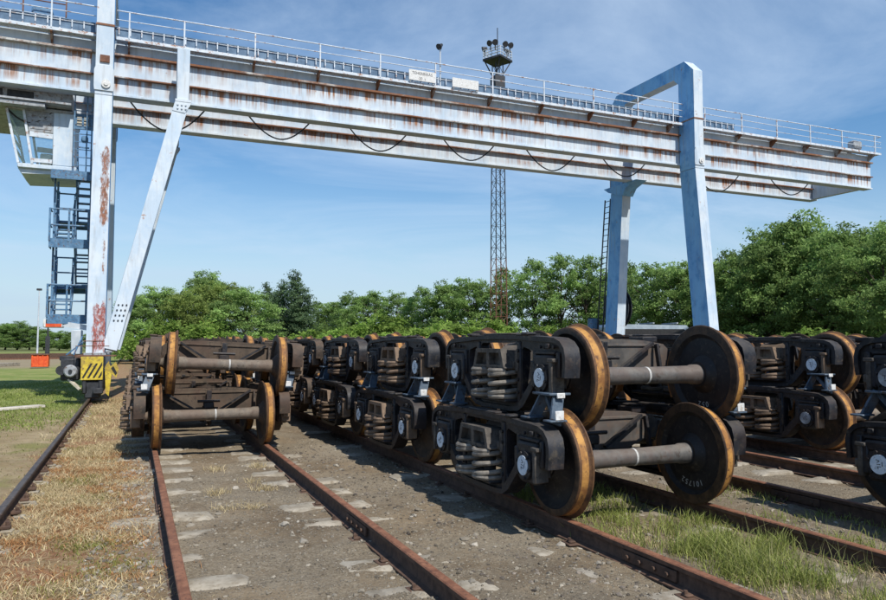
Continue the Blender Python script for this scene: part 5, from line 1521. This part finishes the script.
# tall green grass between the rails in front of the nearest bogies
parts = []
pos, pk, cw = clumped(5600, 3.95, 4.9, 2.7, 5.0, 30, 0.10, 1)
parts.append(blades(pos, rn.uniform(0.05, 0.20, len(pos)) * (0.6 + 0.3 * np.minimum(cw[pk], 1.6)), 0.0055, 0.55, GC, seed=2))
pos, pk, cw = clumped(3000, 3.8, 5.05, 4.8, 7.5, 45, 0.11, 3)
parts.append(blades(pos, rn.uniform(0.05, 0.16, len(pos)), 0.0055, 0.55, GC, seed=4))
pos, pk, cw = clumped(2600, 5.2, 6.3, 3.4, 7.0, 26, 0.14, 5)
parts.append(blades(pos, rn.uniform(0.03, 0.11, len(pos)), 0.0055, 0.6, GC, seed=6))
pos, pk, cw = clumped(420, 3.9, 5.0, 2.7, 4.9, 40, 0.15, 7)
parts.append(blades(pos, rn.uniform(0.14, 0.32, len(pos)), 0.004, 0.5, ((0.14, 0.17, 0.05), (0.32, 0.29, 0.14)), seed=8))
pos, pk, cw = clumped(2200, 3.75, 5.1, 2.8, 5.6, 40, 0.10, 71)
parts.append(blades(pos, rn.uniform(0.02, 0.09, len(pos)), 0.005, 1.1, SC_, seed=72))
stuff('green_grass', parts, 'blade', 'tall green grass between the rails in front of the nearest bogies', 'grass')
# dry grass beside the crane rail
parts = []
pos, pk, cw = clumped(21000, -0.92, 0.0, 4.5, 13.5, 150, 0.16, 11, power=1.1)
parts.append(blades(pos, rn.uniform(0.02, 0.075, len(pos)), 0.006, 1.3, SC_, seed=12))
pos, pk, cw = clumped(15000, -0.95, 0.05, 4.6, 12.5, 60, 0.14, 13)
parts.append(blades(pos, rn.uniform(0.015, 0.06, len(pos)), 0.007, 1.2, OC, seed=14))
pos, pk, cw = clumped(9000, -0.92, 0.0, 12, 24, 60, 0.22, 15)
parts.append(blades(pos, rn.uniform(0.03, 0.12, len(pos)), 0.009, 1.0, SC_, seed=16))
pos, pk, cw = clumped(3500, -0.9, 0.05, 5.5, 13, 12, 0.16, 17)
parts.append(blades(pos, rn.uniform(0.02, 0.06, len(pos)), 0.006, 0.9, ((0.15, 0.17, 0.035), (0.27, 0.26, 0.07)), seed=18))
pos, pk, cw = clumped(900, 0.55, 1.7, 5.5, 10.5, 9, 0.07, 19)
parts.append(blades(pos, rn.uniform(0.03, 0.10, len(pos)), 0.005, 1.0, SC_, seed=20))
stuff('dry_grass', parts, 'blade', 'short straw and rust coloured dry grass between crane rail and left track', 'grass')
# lawn at left
parts = []
pos, pk, cw = clumped(26000, -7.0, -1.35, 16.5, 36, 320, 0.55, 21)
parts.append(blades(pos, rn.uniform(0.03, 0.09, len(pos)), 0.016, 0.8, ((0.14, 0.20, 0.035), (0.28, 0.32, 0.09)), seed=22))
pos, pk, cw = clumped(7000, -5.0, -1.35, 8.0, 22, 130, 0.4, 23)
parts.append(blades(pos, rn.uniform(0.015, 0.05, len(pos)), 0.009, 1.0, ((0.26, 0.22, 0.11), (0.24, 0.24, 0.09)), seed=24))
stuff('lawn_grass', parts, 'blade', 'short green and sandy grass left of the crane rail', 'grass')

# gravel: small stones of many sizes, one mesh
def gravel(n, x0, x1, y0, y1, smin, smax, cols, seed, pw=1.0):
    rnd = np.random.default_rng(seed)
    t = (1 + 5 ** .5) / 2
    ico = np.array([(-1, t, 0), (1, t, 0), (-1, -t, 0), (1, -t, 0), (0, -1, t), (0, 1, t), (0, -1, -t), (0, 1, -t), (t, 0, -1), (t, 0, 1), (-t, 0, -1), (-t, 0, 1)], float) / 1.9
    fc = np.array([(0, 11, 5), (0, 5, 1), (0, 1, 7), (0, 7, 10), (0, 10, 11), (1, 5, 9), (5, 11, 4), (11, 10, 2), (10, 7, 6), (7, 1, 8), (3, 9, 4), (3, 4, 2), (3, 2, 6), (3, 6, 8), (3, 8, 9), (4, 9, 5), (2, 4, 11), (6, 2, 10), (8, 6, 7), (9, 8, 1)])
    x = rnd.uniform(x0, x1, n); y = y0 + (y1 - y0) * rnd.random(n) ** pw
    s = smin * (smax / smin) ** (rnd.random(n) ** 2.6)
    z = np.array([gheight(a, b) for a, b in zip(x, y)]) + s * 0.1
    J = ico[None] * rnd.uniform(0.65, 1.3, (n, 12, 1)) * np.stack([s, s * rnd.uniform(.6, 1, n), s * rnd.uniform(.4, .75, n)], 1)[:, None]
    a = rnd.uniform(0, 6.28, n); ca, sa = np.cos(a)[:, None], np.sin(a)[:, None]
    V = np.stack([J[..., 0] * ca - J[..., 1] * sa, J[..., 0] * sa + J[..., 1] * ca, J[..., 2]], -1) + np.stack([x, y, z], 1)[:, None]
    F = (np.arange(n)[:, None, None] * 12 + fc[None]).reshape(-1, 3)
    ci = rnd.random((n, 1)) ** 1.5
    c = (np.array(cols[0]) * (1 - ci) + np.array(cols[1]) * ci) * rnd.uniform(0.8, 1.2, (n, 1))
    return V.reshape(-1, 3), F, np.repeat(c, 12, 0)
PC = ((0.10, 0.084, 0.063), (0.28, 0.25, 0.20))
parts = [gravel(9000, 0.4, 1.9, 3.4, 8.5, 0.004, 0.010, ((0.10, 0.088, 0.07), (0.26, 0.235, 0.195)), 8, 1.3), gravel(6000, 2.0, 3.45, 3.2, 8.0, 0.004, 0.011, ((0.11, 0.095, 0.072), (0.30, 0.27, 0.21)), 9, 1.3), gravel(6500, -0.2, 3.6, 3.2, 13, 0.005, 0.026, PC, 1, 1.3), gravel(4500, 3.5, 8.8, 2.6, 9, 0.006, 0.028, PC, 2, 1.2),
         gravel(2600, -0.3, 0.35, 3.6, 12, 0.008, 0.036, ((0.14, 0.12, 0.095), (0.35, 0.32, 0.27)), 3, 1.2), gravel(260, 0.3, 6.4, 3.4, 10, 0.02, 0.05, ((0.16, 0.14, 0.11), (0.34, 0.31, 0.26)), 4),
         gravel(1500, 2.0, 3.5, 3.2, 12, 0.008, 0.03, ((0.06, 0.05, 0.04), (0.2, 0.17, 0.14)), 5)]
stuff('gravel', parts, 'pebble', 'loose gravel and pebbles scattered over the yard soil', 'gravel')
